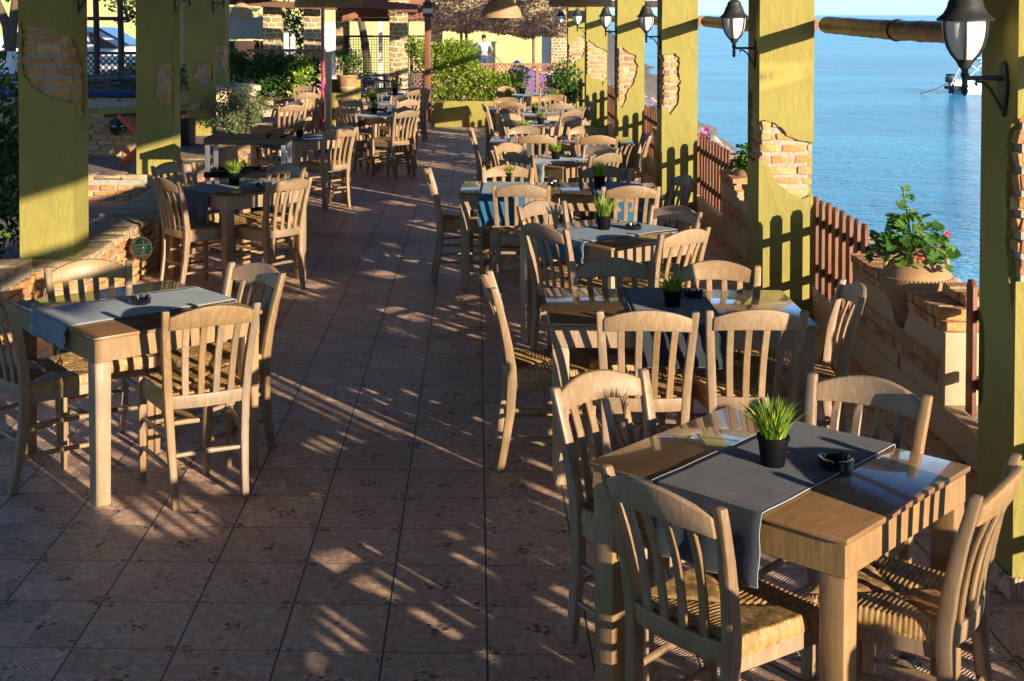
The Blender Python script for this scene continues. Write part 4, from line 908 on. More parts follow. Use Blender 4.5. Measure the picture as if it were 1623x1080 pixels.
# ------------------------------------------------------------------ left low walls, steps
def brick_wall(name, label, x0, x1, y0, y1, z0, z1, faces, cap=True, capmat='stonecap'):
    t = thing(name, label, 'wall', ((x0+x1)/2, (y0+y1)/2, z0)); ox, oy = (x0+x1)/2, (y0+y1)/2; X, Y, H = (x1-x0)/2, (y1-y0)/2, z1-z0
    B().b2(-X, X, -Y, Y, 0, H).obj('mortar_body', M['mortar'], t, 0)
    b = B()
    if 'f' in faces: brick_face(b, (-X, -Y, 0), (1, 0, 0), (0, -1, 0), 2*X, 0.02, H-.07, gap=.014, prot=(.012, .028))
    if 'r' in faces: brick_face(b, (X, -Y, 0), (0, 1, 0), (1, 0, 0), 2*Y, 0.02, H-.07, gap=.014, prot=(.012, .028))
    b.bevel(.006, 1); b.obj('brick_facing', M['brick'], t, 40)
    if cap:
        b = B(); n = max(1, int(2*X/.28)); m = max(1, int(2*Y/.28))
        for i in range(n):
            for j in range(m):
                b.box((-X+(i+.5)*2*X/n+R.uniform(-.01, .01), -Y+(j+.5)*2*Y/m, H+.018), (2*X/n+.005-.012+(.05 if n == 1 else 0), 2*Y/m-.012, .045+R.uniform(-.006, .012)), jit=.014)
        b.bevel(.010, 2); b.obj('cap_stones', M['capstone'], t, 50)
    return t
M['pale_petals'] = simple('pale_pink_petals', (.55, .30, .40), .7)
M['tanstone'] = simple('tan_rendered_stone', (.66, .49, .29), .85, 0, .2, 4, .5)
M['capstone'] = simple('rough_yellow_capstone', (.46, .34, .19), .9, 0, .35, 9, .9, bscale=25, bdist=.03)
brick_wall('low_wall', 'low old brick wall under the leftmost pillar with rough stone cap', -3.16, -2.74, 8.80, 12.9, 0, .40, 'fr')
brick_wall('wall_block', 'short stone capped wall block at the left frame edge', -3.9, -3.02, 8.1, 8.72, 0, .44, 'fr')
brick_wall('retaining_wall', 'mossy brick retaining wall at the foot of the second left pillar', -4.25, -3.12, 13.30, 13.9, .0, .43, 'fr')
brick_wall('brick_wall', 'long dark brick wall behind the left pillars', -8.6, -3.62, 15.2, 15.5, .47, 1.12, 'f')
brick_wall('brick_wall', 'brick edge of the upper terrace along the aisle', -3.5, -3.12, 13.95, 20.2, 0, .43, 'r')
def glass_float(x, y, z, r, label):
    t = thing('glass_float', label, 'glass float', (x, y, z), 0, 'glass fishing floats hung on the walls')
    B().lathe([(r*sin(pi*k/16)+.0005, -r*cos(pi*k/16)) for k in range(17)], n=24).obj('glass_ball', M['greenglass'], t, 60)
    rp = B()
    for k in range(3):
        m = Matrix.Rotation(k*pi/3, 3, 'Z'); rp.tube([m @ Vector((r*1.03*cos(q), 0, r*1.03*sin(q))) for q in [2*pi*i/24 for i in range(25)]], .005, 5)
    for zz in (-.5, .45): rp.tube([(r*1.03*sqrt(1-zz*zz)*cos(q), r*1.03*sqrt(1-zz*zz)*sin(q), r*zz) for q in [2*pi*i/24 for i in range(25)]], .005, 5)
    rp.tube([(0, 0, r), (-.02, 0, r+.12)], .006, 5); rp.obj('rope_net', M['rope'], t, 60)
glass_float(-2.60, 9.95, .33, .085, 'green glass float in a rope net on the low wall')
glass_float(-4.2, 15.06, .83, .10, 'dark glass float hanging on the long brick wall')
tag(B().b2(-8.3, -4.0, 15.22, 15.48, 1.17, 1.23).bevel(.02).obj('bench_cushion', M['navy']), 'blue cushion lying along the long brick wall', 'cushion')
# table on red crossed legs behind the second left pillar
t = thing('garden_table', 'olive topped table on red crossed legs behind the second left pillar', 'table', (-3.62, 14.3, .47), 0)
B().box((0, 0, .63), (1.0, .55, .05), Matrix.Rotation(radians(-3), 3, 'Y')).bevel(.006).obj('tabletop', M['stucco'], t)
B().box((0, 0, .585), (.9, .45, .035), Matrix.Rotation(radians(-3), 3, 'Y')).obj('underframe', M['darkwood'], t)
for sy in (-.2, .2):
    for s in (-1, 1): B().box((0, sy+s*.02, .29), (.055, .034, .82), Matrix.Rotation(radians(47*s), 3, 'Y')).bevel(.005).obj('leg', M['orange'], t)
# dark foliage and whitewashed tree at the left frame edge
def foliage(name, label, cat, c, rad, n, size, mat, trunk=None, group=None, aspect=.6):
    t = thing(name, label, cat, (c[0], c[1], c[2]-rad[2]), 0, group); b = B()
    blobs = [(Vector((R.uniform(-.55, .55)*rad[0], R.uniform(-.55, .55)*rad[1], rad[2]+R.uniform(-.55, .55)*rad[2])), R.uniform(.35, .6)) for _ in range(9)]
    for i in range(n):
        bc, s_ = R.choice(blobs); p = Vector((R.gauss(0, .5), R.gauss(0, .5), R.gauss(0, .5))); p = p*(1/max(1, p.length))
        d = (p+Vector((0, 0, .3))+Vector((R.gauss(0, .5), R.gauss(0, .5), R.gauss(0, .5))))
        b.leaf(bc+Vector((p.x*rad[0]*s_*1.5, p.y*rad[1]*s_*1.5, p.z*rad[2]*s_*1.5)), size*R.uniform(.6, 1.3), aspect, d)
    b.obj('leaves', M[mat], t, 0, normals=False)
    st = B()
    for k in range(7):
        e = blobs[k][0]; st.tube([(R.uniform(-.03, .03), R.uniform(-.03, .03), -(trunk or 0)), tuple(e*.5+Vector((0, 0, .02))), tuple(e)], [.016, .011, .004], 5)
    st.obj('branches', M['bark'], t)
    return t
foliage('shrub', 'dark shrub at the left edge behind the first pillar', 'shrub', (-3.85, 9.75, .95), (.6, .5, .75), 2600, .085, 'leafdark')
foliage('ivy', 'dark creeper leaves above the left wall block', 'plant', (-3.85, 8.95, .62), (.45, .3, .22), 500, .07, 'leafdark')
t = thing('tree', 'forked tree with whitewashed trunk at the left edge', 'tree', (-7.25, 20, .47))
B().tube([(0, 0, 0), (.02, 0, .6), (.0, 0, 1.1)], [.12, .10, .09], 12).obj('whitewashed_trunk', M['white'], t)
B().tube([(0, 0, 1.1), (-.05, 0, 1.5), (-.3, .1, 2.0), (-.5, .1, 2.6)], [.09, .08, .06, .04], 10).obj('limb', M['bark'], t)
B().tube([(0, 0, 1.1), (.04, 0, 1.5), (.06, .1, 2.0), (.1, .1, 2.6)], [.085, .075, .06, .04], 10).obj('limb', M['bark'], t)
b = B(); leafy(b, (-.2, .3, 2.6), (1.3, 1, .8), 1400, .12); b.obj('crown', M['leafdark'], t, 0, normals=False)
# dark dining corner
def make_darkchair():
    t = thing('dark_chair', 'x', 'chair', (0, 0, 0), 0, 'dark metal chairs'); m = M['iron']
    for sx in (-1, 1):
        B().tube([(sx*.2, -.2, 0), (sx*.2, -.2, .45), (sx*.2, -.25, .85)], .012, 6).obj('rear_leg', m, t)
        B().tube([(sx*.21, .2, 0), (sx*.21, .2, .44)], .012, 6).obj('front_leg', m, t)
        B().tube([(sx*.21, .2, .44), (sx*.22, .18, .64), (sx*.22, -.2, .65)], .012, 6).obj('armrest', m, t)
    B().b2(-.21, .21, -.2, .21, .43, .46).bevel(.008).obj('seat', m, t)
    b = B()
    for k in range(5): b.box((0, -.215-.012*k, .55+k*.065), (.39, .01, .035))
    b.obj('backrest', m, t); return t
dc = make_darkchair(); index_kids(); first = 1
for u, y, z, h, nm in ((10, 18, .47, 200, 'dark metal chair at the left edge under the tree'), (140, 18.3, .47, 30, 'dark metal chair left of the pergola posts'), (168, 19.2, .47, 150, 'dark metal chair between the pergola posts'), (196, 18.6, .47, 250, 'dark metal chair right of the pergola posts'),
                       (572, 28.2, .05, 40, 'dark metal chair below the citrus pot'), (598, 28.8, .05, 300, 'dark metal chair before the black trellis'), (612, 28, .05, 100, 'dark slatted chair beside the stone pillar'), (656, 28.6, .05, 150, 'dark metal chair right of the stone pillar')):
    o = dc if first else dup(dc); first = 0; o.location = ((u-755)*y/FPX, y, z); o.rotation_euler = (0, 0, radians(h)); o['label'] = nm
def small_table(x, y, z, label, mat='iron'):
    t = thing('cafe_table', label, 'table', (x, y, z)); B().b2(-.4, .4, -.4, .4, .71, .74).bevel(.006).obj('tabletop', M[mat], t)
    for sx in (-1, 1):
        for sy in (-1, 1): B().b2(sx*.36-.02, sx*.36+.02, sy*.36-.02, sy*.36+.02, 0, .709).obj('leg', M[mat], t)
small_table((155-755)*19/FPX, 19.3, .47, 'dark cafe table in the shaded left corner'); small_table((20-755)*18.6/FPX, 18.9, .47, 'dark cafe table at the left edge'); small_table((584-755)*28.9/FPX, 29.2, .05, 'dark cafe table before the black trellis')
def lattice(name, label, x0, x1, y, z0, z1, pitch, wdt, mat, frame=.05, posts=(), square=False, solid=None):
    t = thing(name, label, 'fence', ((x0+x1)/2, y, z0)); W, H = (x1-x0)/2, z1-z0; b = B()
    if square:
        n = int(2*W/pitch)
        for i in range(n+1): b.b2(-W+i*pitch-wdt/2, -W+i*pitch+wdt/2, -.006, 0, 0, H)
        for j in range(int(H/pitch)+1): b.b2(-W, W, .001, .007, j*pitch-wdt/2, j*pitch+wdt/2)
    else:
        for sgn, yy in ((1, -.008), (-1, .004)):
            k = -H
            while k < 2*W:
                # strip of slope 1 clipped to the panel
                xa = k if sgn > 0 else k+H; pts = []
                a0 = max(0, -k); a1 = min(H, 2*W-k)
                if a1-a0 > .02:
                    p0 = (-W+k+a0, a0); p1 = (-W+k+a1, a1)
                    if sgn < 0: p0 = (-W+k+a0, H-a0); p1 = (-W+k+a1, H-a1)
                    cx, cz = (p0[0]+p1[0])/2, (p0[1]+p1[1])/2; L = sqrt(2)*(a1-a0)
                    b.box((cx, yy, cz), (L, .008, wdt), Matrix.Rotation(-sgn*pi/4, 3, 'Y'))
                k += pitch*sqrt(2)
    b.obj('lattice_panel', M[mat], t, 0)
    B().b2(-W-.02, W+.02, -.03, .03, H, H+frame).obj('top_rail', M[mat], t); B().b2(-W, W, -.025, .025, -frame, -.001).obj('bottom_rail', M[mat], t)
    for px in posts: B().b2(px-t.location.x-.035, px-t.location.x+.035, -.045, .045, -z0*0-.25, H+.02).obj('post', M[mat], t)
    if solid: B().b2(-W, W, -.02, .02, -solid, -frame-.001).obj('board_skirt', M[mat], t)
    return t
lattice('lattice_fence', 'dark diagonal lattice fence before the parked white car', -9.6, -4.9, 22, 1.12, 1.46, .075, .022, 'darkwood', posts=(-9, -7.4, -5.7), solid=.65)
for u, nm in ((147, 'left dark round pergola post before the car'), (186, 'right dark round pergola post before the car')):
    tag(B().tube([(0, 0, 0), (.02, 0, 1.2), (-.01, 0, 2.6)], [.055, .05, .045], 10).obj('pergola_post', M['darkwood'], None, 40, ((u-755)*20.5/FPX, 20.5, .47)), nm, 'post')
tag(B().box((0, 0, 0), (.62, .06, .06)).bevel(.006).obj('crossbar', M['darkwood'], None, 40, ((165-755)*20.4/FPX, 20.42, 2.08)), 'short dark crossbar joining the two pergola posts', 'crossbar')
# parked car
t = thing('parked_car', 'white car parked behind the dark lattice fence', 'car', (-9.2, 30.5, .40), 0)
out = [(-2.1, .35), (-2.15, .75), (-2.05, .95), (-1.75, 1.30), (-1.4, 1.46), (-.3, 1.50), (.35, 1.44), (1.15, 1.02), (1.9, .92), (2.15, .75), (2.2, .4), (1.9, .28), (-1.9, .28)]
b = B(); b.loft([[(x, y*(1-.10*max(0, z-.9)/.5*1), z) for x, z in out] for y in (-.86, -.5, .5, .86)]); b.bevel(.03, 2, 25); b.obj('body', M['carwhite'], t, 40)
win = [[(-1.75, .98), (-1.55, 1.26), (-1.3, 1.37), (-.62, 1.40), (-.62, .97)], [(-.55, .97), (-.55, 1.40), (.2, 1.37), (.28, .97)], [(.35, .97), (.28, 1.35), (.4, 1.32), (.95, 1.0), (.95, .97)]]
for w in win: B().prism([(x, z) for x, z in w], 'y', -.868, -.80).obj('window', M['carglass'], t, 0)
B().prism([(.42, 1.405), (1.12, 1.02), (1.16, 1.05), (.46, 1.44)], 'y', -.66, .66).obj('windscreen', M['carglass'], t, 0)
for x in (-1.35, 1.35):
    for y in (-.84, .84):
        w = thing('wheel', None, None, (0, 0, 0)); w.parent = t; w.location = (x, y, .31); w.rotation_euler = (pi/2, 0, 0)
        B().lathe([(.2, -.1), (.3, -.1), (.32, -.06), (.32, .06), (.3, .1), (.2, .1)], n=28).obj('tyre', M['rubber'], w); B().lathe([(.01, -.09), (.2, -.09), (.21, 0), (.2, .105), (.1, .08), (.01, .08)], n=20).obj('rim', M['alu'], w)
B().box((.35, -.93, 1.0), (.18, .14, .12)).bevel(.03).obj('side_mirror', M['carwhite'], t)
for x in (-.45, .15): B().box((x, -.875, .86), (.16, .02, .025)).bevel(.006, 1).obj('door_handle', M['alu'], t)
# far walls
t = thing('perimeter_wall', 'sunlit lime yellow wall closing the yard behind', 'wall', (-9, 56.3, -.4))
B().b2(-22, 13.3, -.15, .15, 0, 3.9).obj('wall_face', M['stucco_far'], t, 0); B().b2(-22, 13.3, -.2, .2, 3.901, 4.0).obj('coping', M['plaster'], t, 0)
for x in (-13, -8.2, -3.1, 1.9, 6.2): B().b2(x-.12, x+.12, -.22, -.151, 0, 3.9).obj('pilaster', M['stucco_far'], t, 0)
tag(B().b2(-14, -6.2, -.1, .1, 0, 2.4).obj('garden_wall', M['stucco_far'], None, 0, (0, 41, .0)), 'yellow wall behind the parked car', 'wall')
def stonepier(u0, u1, y, ztop, label, zb=0.0):
    x0, x1 = (u0-755)*y/FPX, (u1-755)*y/FPX; w = x1-x0
    t = thing('stone_pillar', label, 'pillar', ((x0+x1)/2, y+w/2, zb), 0, 'stone clad pillars of the far pergola')
    b = B(); b.b2(-w/2, w/2, -w/2, w/2, 0, ztop-zb); b.bevel(.02, 2); b.obj('stone_shaft', M['stone'], t)
    B().b2(-w/2-.03, w/2+.03, -w/2-.03, w/2+.03, ztop-zb+.001, ztop-zb+.07).bevel(.01).obj('cap', M['plaster'], t)
stonepier(415, 444, 27, 2.29, 'stone pillar left of the white gate'); stonepier(480, 507, 27, 2.30, 'stone pillar just left of the maroon pipe')
stonepier(531, 552, 31, 2.4, 'stone pillar behind the terracotta citrus pot'); stonepier(617, 645, 29.5, 2.40, 'stone pillar in the middle of the black trellis'); stonepier(683, 701, 38, 2.3, 'stone pillar behind the big bush')
stonepier(873, 900, 52, 1.75, 'pale stone pier at the right end of the yellow wall')
tag(B().b2(-.25, .25, -.1, .1, 0, 2.0).obj('whitewashed_pier', M['white'], None, 0, ((868-755)*53/FPX, 53, -.3)), 'whitewashed strip of wall left of the stone pier', 'wall')
t = thing('far_shelter', 'reddish timber shelter with sloping roof over the stone pillars', 'shelter', (-3.2, 28.5, 2.2))
B().box((-1.45, -2, .19), (3.6, .12, .13), Matrix.Rotation(radians(3), 3, 'Y')).obj('beam', M['redwood'], t)
B().box((1.42, -4.0, .125), (1.35, .14, .15), Matrix.Rotation(radians(5.5), 3, 'Y')).obj('beam', M['redwood'], t)
B().b2(.05, 2.05, 2.0, 2.08, -.12, .30).obj('fascia', M['lattice'], t); B().b2(.05, 2.05, 1.9, 1.99, -.22, -.121).obj('beam', M['redwood'], t)
for y in (-2.6, -1.4, -.2, .8): B().box((-1.5, y, .30), (4.2, .08, .08), Matrix.Rotation(radians(-5), 3, 'Y')).obj('rafter', M['redwood'], t)
B().b2(-3.8, 2.1, -3, 3, .52, .56).obj('roof_boards', M['ceilwood'], t)
# red timber post with metal shoe and bracket
t = thing('timber_post', 'red brown square timber post left of the big bush', 'post', ((678-755)*24.4/FPX, 24.4, 0))
B().b2(-.06, .06, -.06, .06, .12, 2.42).bevel(.006).obj('post_shaft', M['redwood'], t); B().b2(-.045, .045, -.045, .045, 0, .119).obj('metal_shoe', M['alu'], t); B().b2(-.09, .09, -.065, .065, 2.1, 2.38).obj('bracket', M['iron'], t)
t = thing('drain_pipe', 'maroon painted pole with a bright pink band', 'pole', ((511-755)*23.8/FPX, 23.8, 0))
B().tube([(0, 0, 0), (0, 0, 2.6)], .034, 12).obj('pole_shaft', M['magenta'], t); B().tube([(0, 0, .68), (0, 0, .92)], .038, 12).obj('pink_section', M['pinkpaint'], t)
tag(B().b2(-.05, .05, -.12, .12, 0, 1.38).b2(-.09, .09, -.14, .14, 1.381, 1.44).obj('plaster_pier', M['plaster'], None, 0, ((519-755)*24.4/FPX, 24.5, 0)), 'narrow sandy pier right of the maroon pole', 'pier')
# citrus pot on olive planter
t = thing('planter_wall', 'olive stucco planter block under the terracotta pot', 'planter', ((544-755)*24.9/FPX, 25.0, 0)); B().b2(-.29, .29, -.3, .12, 0, .64).bevel(.01).obj('front_block', M['stucco'], t); B().b2(-.29, .29, .121, .4, 0, .88).bevel(.01).obj('rear_block', M['stucco'], t)
px = (550-755)*24.85/FPX
t = thing('terracotta_pot', 'banded terracotta pot on the olive planter block', 'pot', (px, 24.85, .642)); b = B(); b.lathe([(.12, 0), (.15, .05), (.175, .18), (.185, .30), (.20, .31), (.20, .345), (.18, .345), (.17, .31), (.0, .30)], n=28, caps=False); b.obj('pot_body', M['terra'], t); B().lathe([(.156, .09), (.164, .09), (.168, .12), (.16, .12)], n=28, caps=False).obj('pale_band', M['plaster'], t)
foliage('citrus_bush', 'small dark citrus bush growing in the terracotta pot', 'shrub', (px+.05, 24.85, 1.22), (.32, .26, .25), 900, .055, 'leafdark', trunk=.0)
# stone planter, shrub in pot, weeds
t = thing('stone_planter', 'stepped octagonal planter of tan stone at the left', 'planter', (-4.55, 21.8, 0))
for nm, r0, z0, z1 in (('lower_step', .98, 0, .30), ('basin', .84, .301, .86), ('cap', .92, .861, .95)):
    b = B(); b.lathe([(r0, z0), (r0, z1)], n=8); b.bevel(.02, 2); b.obj(nm, M['tanstone'], t)

px, py = (375-755)*17.7/FPX, 17.7
t = thing('shrub_pot', 'wide dark bowl pot under the wiry shrub', 'pot', (px+.02, py, 0)); B().lathe([(.14, 0), (.24, .10), (.28, .24), (.27, .26), (.25, .24), (.0, .22)], n=24, caps=False).obj('pot_body', M['iron'], t)
t = thing('wiry_shrub', 'wiry olive coloured shrub growing in the dark bowl pot', 'shrub', (px, py, .22))
br = B(); lf = B(); fl = B()
for k in range(34):
    a0 = R.uniform(0, 2*pi); L = R.uniform(.5, 1.05); sp_ = R.uniform(.15, .6); pts = [Vector((0, 0, 0)), Vector((.02, 0, .22))]
    for j in range(1, 6):
        f_ = j/5; pts.append(Vector((cos(a0)*sp_*f_**.8+R.uniform(-.03, .03), sin(a0)*sp_*.7*f_+R.uniform(-.03, .03), .22+L*.8*f_*(1-.35*f_*sp_))))
    br.tube(pts, [.016]+[.010*(1-i/7) + .002 for i in range(len(pts)-1)], 4)
    for p in pts[2:]:
        for _ in range(24): lf.leaf(p+Vector((R.gauss(0, .05), R.gauss(0, .05), R.gauss(0, .05))), R.uniform(.03, .055), .55)
    if k < 14: fl.leaf(pts[-1], .045, .9).leaf(pts[-1]+Vector((.015, 0, .01)), .04, .9)
br.obj('branches', M['bark'], t); lf.obj('leaves', M['leafolive'], t, 0, normals=False); fl.obj('flowers', M['pale_petals'], t, 0, normals=False)
b = B(); leafy(b, (0, 0, .13), (.2, .15, .14), 260, .05); tag(b.obj('low_green_plant', M['leaf'], None, 0, ((383-755)*16.6/FPX, 16.6, 0), normals=False), 'small bright green plant at the foot of the bowl pot', 'plant')
# service trolley
ty_ = 12.3; x0, x1 = (320-755)*ty_/FPX, (452-755)*ty_/FPX
t = thing('service_trolley', 'black and silver glass service trolley beside the left row', 'trolley', ((x0+x1)/2, ty_+.22, 0)); W = (x1-x0)/2
for sx in (-1, 1):
    for sy in (-1, 1): B().b2(sx*(W-.03)-.022, sx*(W-.03)+.022, sy*.2-.018, sy*.2+.018, .08, .90).bevel(.004, 1).obj('leg', M['alu'], t); B().lathe([(.01, -.012), (.03, -.012), (.03, .012), (.01, .012)], n=14).obj('castor', M['rubber'], t, 35, (sx*(W-.03), sy*.2, .035)).rotation_euler.x = pi/2
def frame_ring(z0, z1, th=.04):
    b = B(); b.b2(-W, W, -.24, -.24+th, z0, z1).b2(-W, W, .24-th, .24, z0, z1).b2(-W, -W+th, -.2, .2, z0, z1).b2(W-th, W, -.2, .2, z0, z1); return b.bevel(.006, 1)
frame_ring(.90, .965).obj('top_frame', M['blackplastic'], t); frame_ring(.585, .64).obj('middle_frame', M['blackplastic'], t); frame_ring(.2, .25).obj('lower_frame', M['blackplastic'], t)
B().b2(-W+.041, W-.041, -.199, .199, .925, .933).obj('top_shelf', M['glassblack'], t, 0); B().b2(-W+.041, W-.041, -.199, .199, .605, .613).obj('middle_shelf', M['blackplastic'], t, 0); B().b2(-W+.041, W-.041, -.199, .199, .22, .228).obj('lower_shelf', M['blackplastic'], t, 0)
for sy in (-.17, .17): B().tube([(W-.02, sy, .95), (W+.05, sy, 1.02), (W+.12, sy, 1.08)], .014, 8).obj('handle_arm', M['blackplastic'], t)
B().tube([(W+.12, -.18, 1.08), (W+.12, .18, 1.08)], .015, 8).obj('handle', M['blackplastic'], t)
# hedge, lattice, gate, bushes at the far left
def hedge(name, label, x0, x1, y0, y1, z0, z1, n, size, mat, cat='hedge'):
    t = thing(name, label, cat, ((x0+x1)/2, (y0+y1)/2, z0)); b = B(); W, D_, H = (x1-x0)/2, (y1-y0)/2, z1-z0
    for i in range(n):
        x = R.uniform(-W, W); top = H*(.86+.18*noise.noise(Vector((x*2.1, 3, 1)))+.12*noise.noise(Vector((x*7, 3, 9)))); z = top*(1-R.random()**1.6*.98)
        y = -D_+(2*D_)*R.random()**1.8+.10*noise.noise(Vector((x*4, z*4, 5)))
        b.leaf((x, y, z), size*R.uniform(.6, 1.4), .75, (R.gauss(0, 1), -.6+R.gauss(0, .7), R.gauss(0, .8)))
    b.obj('leaves', M[mat], t, 0, normals=False); st = B()
    for i in range(12): x = -W+2*W*(i+.5)/12; st.tube([(x, 0, 0), (x+.05, 0, H*.5), (x-.04, 0, H*.8)], [.02, .014, .006], 5)
    st.obj('stems', M['bark'], t); return t
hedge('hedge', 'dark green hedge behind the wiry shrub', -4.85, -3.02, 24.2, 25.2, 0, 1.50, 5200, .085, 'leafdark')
foliage('vine', 'bright round leaved vine at the right end of the hedge', 'vine', (-3.22, 24.0, 1.0), (.22, .12, .42), 320, .075, 'leaf', aspect=.95)
lattice('lattice_fence', 'small lattice fence above the dark hedge', -4.6, -3.05, 26, 1.12, 1.40, .07, .02, 'lattice', posts=(-3.9,))
tag(B().b2(-1.0, 1.0, -.15, .15, 0, .65).obj('stone_ledge', M['tanstone'], None, 0, (-4.7, 26.3, .4)), 'stone ledge behind the dark hedge', 'wall')
tag(B().b2(-.55, .55, -.04, .04, 0, .52).bevel(.01).obj('grey_panel', M['gate'], None, 40, ((386-755)*31/FPX, 31, 1.56)), 'plain grey panel under the orange wicker lamp', 'panel')
tag(B().b2(-.6, .6, -.2, .2, 0, .9).b2(-.6, .6, -.26, -.21, .5, .56).bevel(.01).obj('cabinet', M['darkwood'], None, 40, ((386-755)*30.5/FPX, 30.5, .62)), 'dark brown cabinet below the grey panel', 'cabinet')
t = thing('white_gate', 'pale painted picket gate between two stone pillars', 'gate', ((452-755)*29.5/FPX, 29.5, .2))
for k in range(3): x = -.14+k*.15; B().prism([(x-.06, 0), (x+.06, 0), (x+.06, 1.42+.1*(k == 1)), (x, 1.52+.12*(k == 1)), (x-.06, 1.42+.1*(k == 1))], 'y', -.012, .012).obj('picket', M['gate'], t, 0)
for z in (.3, 1.1): B().b2(-.2, .24, .013, .04, z, z+.08).obj('rail', M['gate'], t, 0)
t = foliage('bush', 'green bush with pink blossom behind the white gate', 'shrub', ((464-755)*33/FPX, 33, 1.6), (.8, .5, .9), 1600, .10, 'leafdark')
f = B(); leafy(f, (0, -.4, .7), (.5, .2, .4), 70, .08, .9); f.obj('flowers', M['flowerpink'], t, 0, normals=False)['kind'] = 'stuff'
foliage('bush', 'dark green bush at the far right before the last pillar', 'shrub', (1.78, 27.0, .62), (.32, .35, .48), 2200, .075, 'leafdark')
foliage('climber', 'pink and green climber above the yellow wall by the car', 'shrub', ((200-755)*24/FPX, 24, 2.35), (.35, .3, .35), 500, .08, 'leafdark')
foliage('pot_plant', 'leafy plant in a clay pot behind the third left pillar', 'plant', ((277-755)*16.6/FPX, 16.6, 1.35), (.14, .14, .22), 260, .06, 'leafdark')
tag(B().lathe([(.07, 0), (.12, .1), (.14, .22), (.10, .33), (.11, .35), (.08, .35)], n=20).obj('clay_jar', M['terra'], None, 40, ((277-755)*16.6/FPX, 16.6, .80)), 'clay jar between the second and third left pillars', 'jar')
tag(B().b2(-.2, .2, -.2, .2, 0, .33).bevel(.01).obj('jar_plinth', M['darkwood'], None, 40, ((277-755)*16.6/FPX, 16.6, .471)), 'dark plinth under the clay jar', 'plinth')
lattice('trellis', 'black square mesh trellis behind the stone pillar', (535-755)*31/FPX, (690-755)*31/FPX, 31, .25, 1.60, .062, .012, 'darkwood', posts=((548-755)*31/FPX, (652-755)*31/FPX), square=True)
t = thing('tree', 'leaning pale trunk behind the black trellis', 'tree', ((575-755)*35/FPX, 35, 0)); B().tube([(.12, 0, 0), (.1, 0, 1), (0, 0, 1.7), (-.15, 0, 2.4), (-.2, 0, 3.0)], [.12, .11, .10, .08, .06], 10).obj('trunk', M['bark'], t); b = B(); leafy(b, (-.2, 0, 3.3), (1.2, 1, .6), 1200, .14); b.obj('crown', M['leafdark'], t, 0, normals=False)
tag(B().b2(-.055, .055, -.055, .055, 0, 2.6).obj('white_post', M['white'], None, 0, ((603-755)*37/FPX, 37, 0)), 'white post behind the black trellis', 'post')
tag(B().b2(-.33, .33, -.1, .1, 0, 1.9).obj('whitewashed_wall', M['white'], None, 0, ((523-755)*40/FPX, 40, 0)), 'whitewashed wall right of the maroon pole', 'wall')
# central planter and bush
px0, px1 = (684-755)*24.75/FPX, 1.95
t = thing('planter', 'long olive planter across the end of the aisle', 'planter', ((px0+px1)/2, 25.0, 0)); W = (px1-px0)/2
B().b2(-W, W, -.3, .3, 0, .50).bevel(.012).obj('stucco_box', M['stucco'], t); B().b2(-W+.06, W-.06, -.24, .24, .501, .515).obj('soil_bed', M['soil'], t)
t = thing('big_bush', 'big bright green bush with pink flecks in the olive planter', 'shrub', (0, 25.0, .51)); b = B(); f = B(); st = B()
for (u, v, ru, rv, n) in ((702, 128, 20, 32, 900), (718, 100, 22, 26, 1200), (735, 88, 20, 20, 1000), (712, 78, 14, 14, 450), (738, 122, 22, 30, 1400), (764, 130, 20, 18, 900), (785, 136, 20, 17, 800), (808, 134, 16, 16, 600), (823, 122, 12, 14, 350), (668, 85, 14, 16, 450), (655, 75, 9, 12, 220), (690, 100, 14, 26, 600), (730, 150, 44, 12, 900), (782, 152, 40, 10, 600)):
    k = 25.0/FPX; cx, cz = (u-755)*k, EYE-(v-23.7)*k-.51
    if u < 680: pass
    st.tube([((u*.5+745*.5-755)*k, 0, 0), (cx*.9, .02, cz*.6), (cx, 0, cz)], [.022, .014, .006], 5)
    for i in range(n):
        p = Vector((R.gauss(0, .5), R.gauss(0, .5), R.gauss(0, .5))); p *= 1/max(1, p.length); q = Vector((cx+p.x*ru*k*1.15, p.y*.36, cz+p.z*rv*k*1.15))
        if q.z < -.04: q.z = -.04
        if i % 22 == 0 and v > 95: f.leaf(q+Vector((0, -.03, 0)), .05, .9)
        b.leaf(q, R.uniform(.04, .085), .55, p+Vector((R.gauss(0, .4), -.3+R.gauss(0, .4), .4+R.gauss(0, .4))))
b.obj('leaves', M['leaf'], t, 0, normals=False); f.obj('flowers', M['pale_petals'], t, 0, normals=False)['kind'] = 'stuff'; st.obj('branches', M['bark'], t)
lattice('lattice_fence', 'terracotta lattice fence behind the big bush', -.62, 2.36, 33, .04, .86, .085, .028, 'lattice', posts=(-.55, .50, 1.55, 2.33))
lattice('lattice_fence', 'narrow terracotta lattice left of the big bush', (655-755)*27/FPX, (672-755)*27/FPX, 27, .25, 1.15, .07, .022, 'lattice')
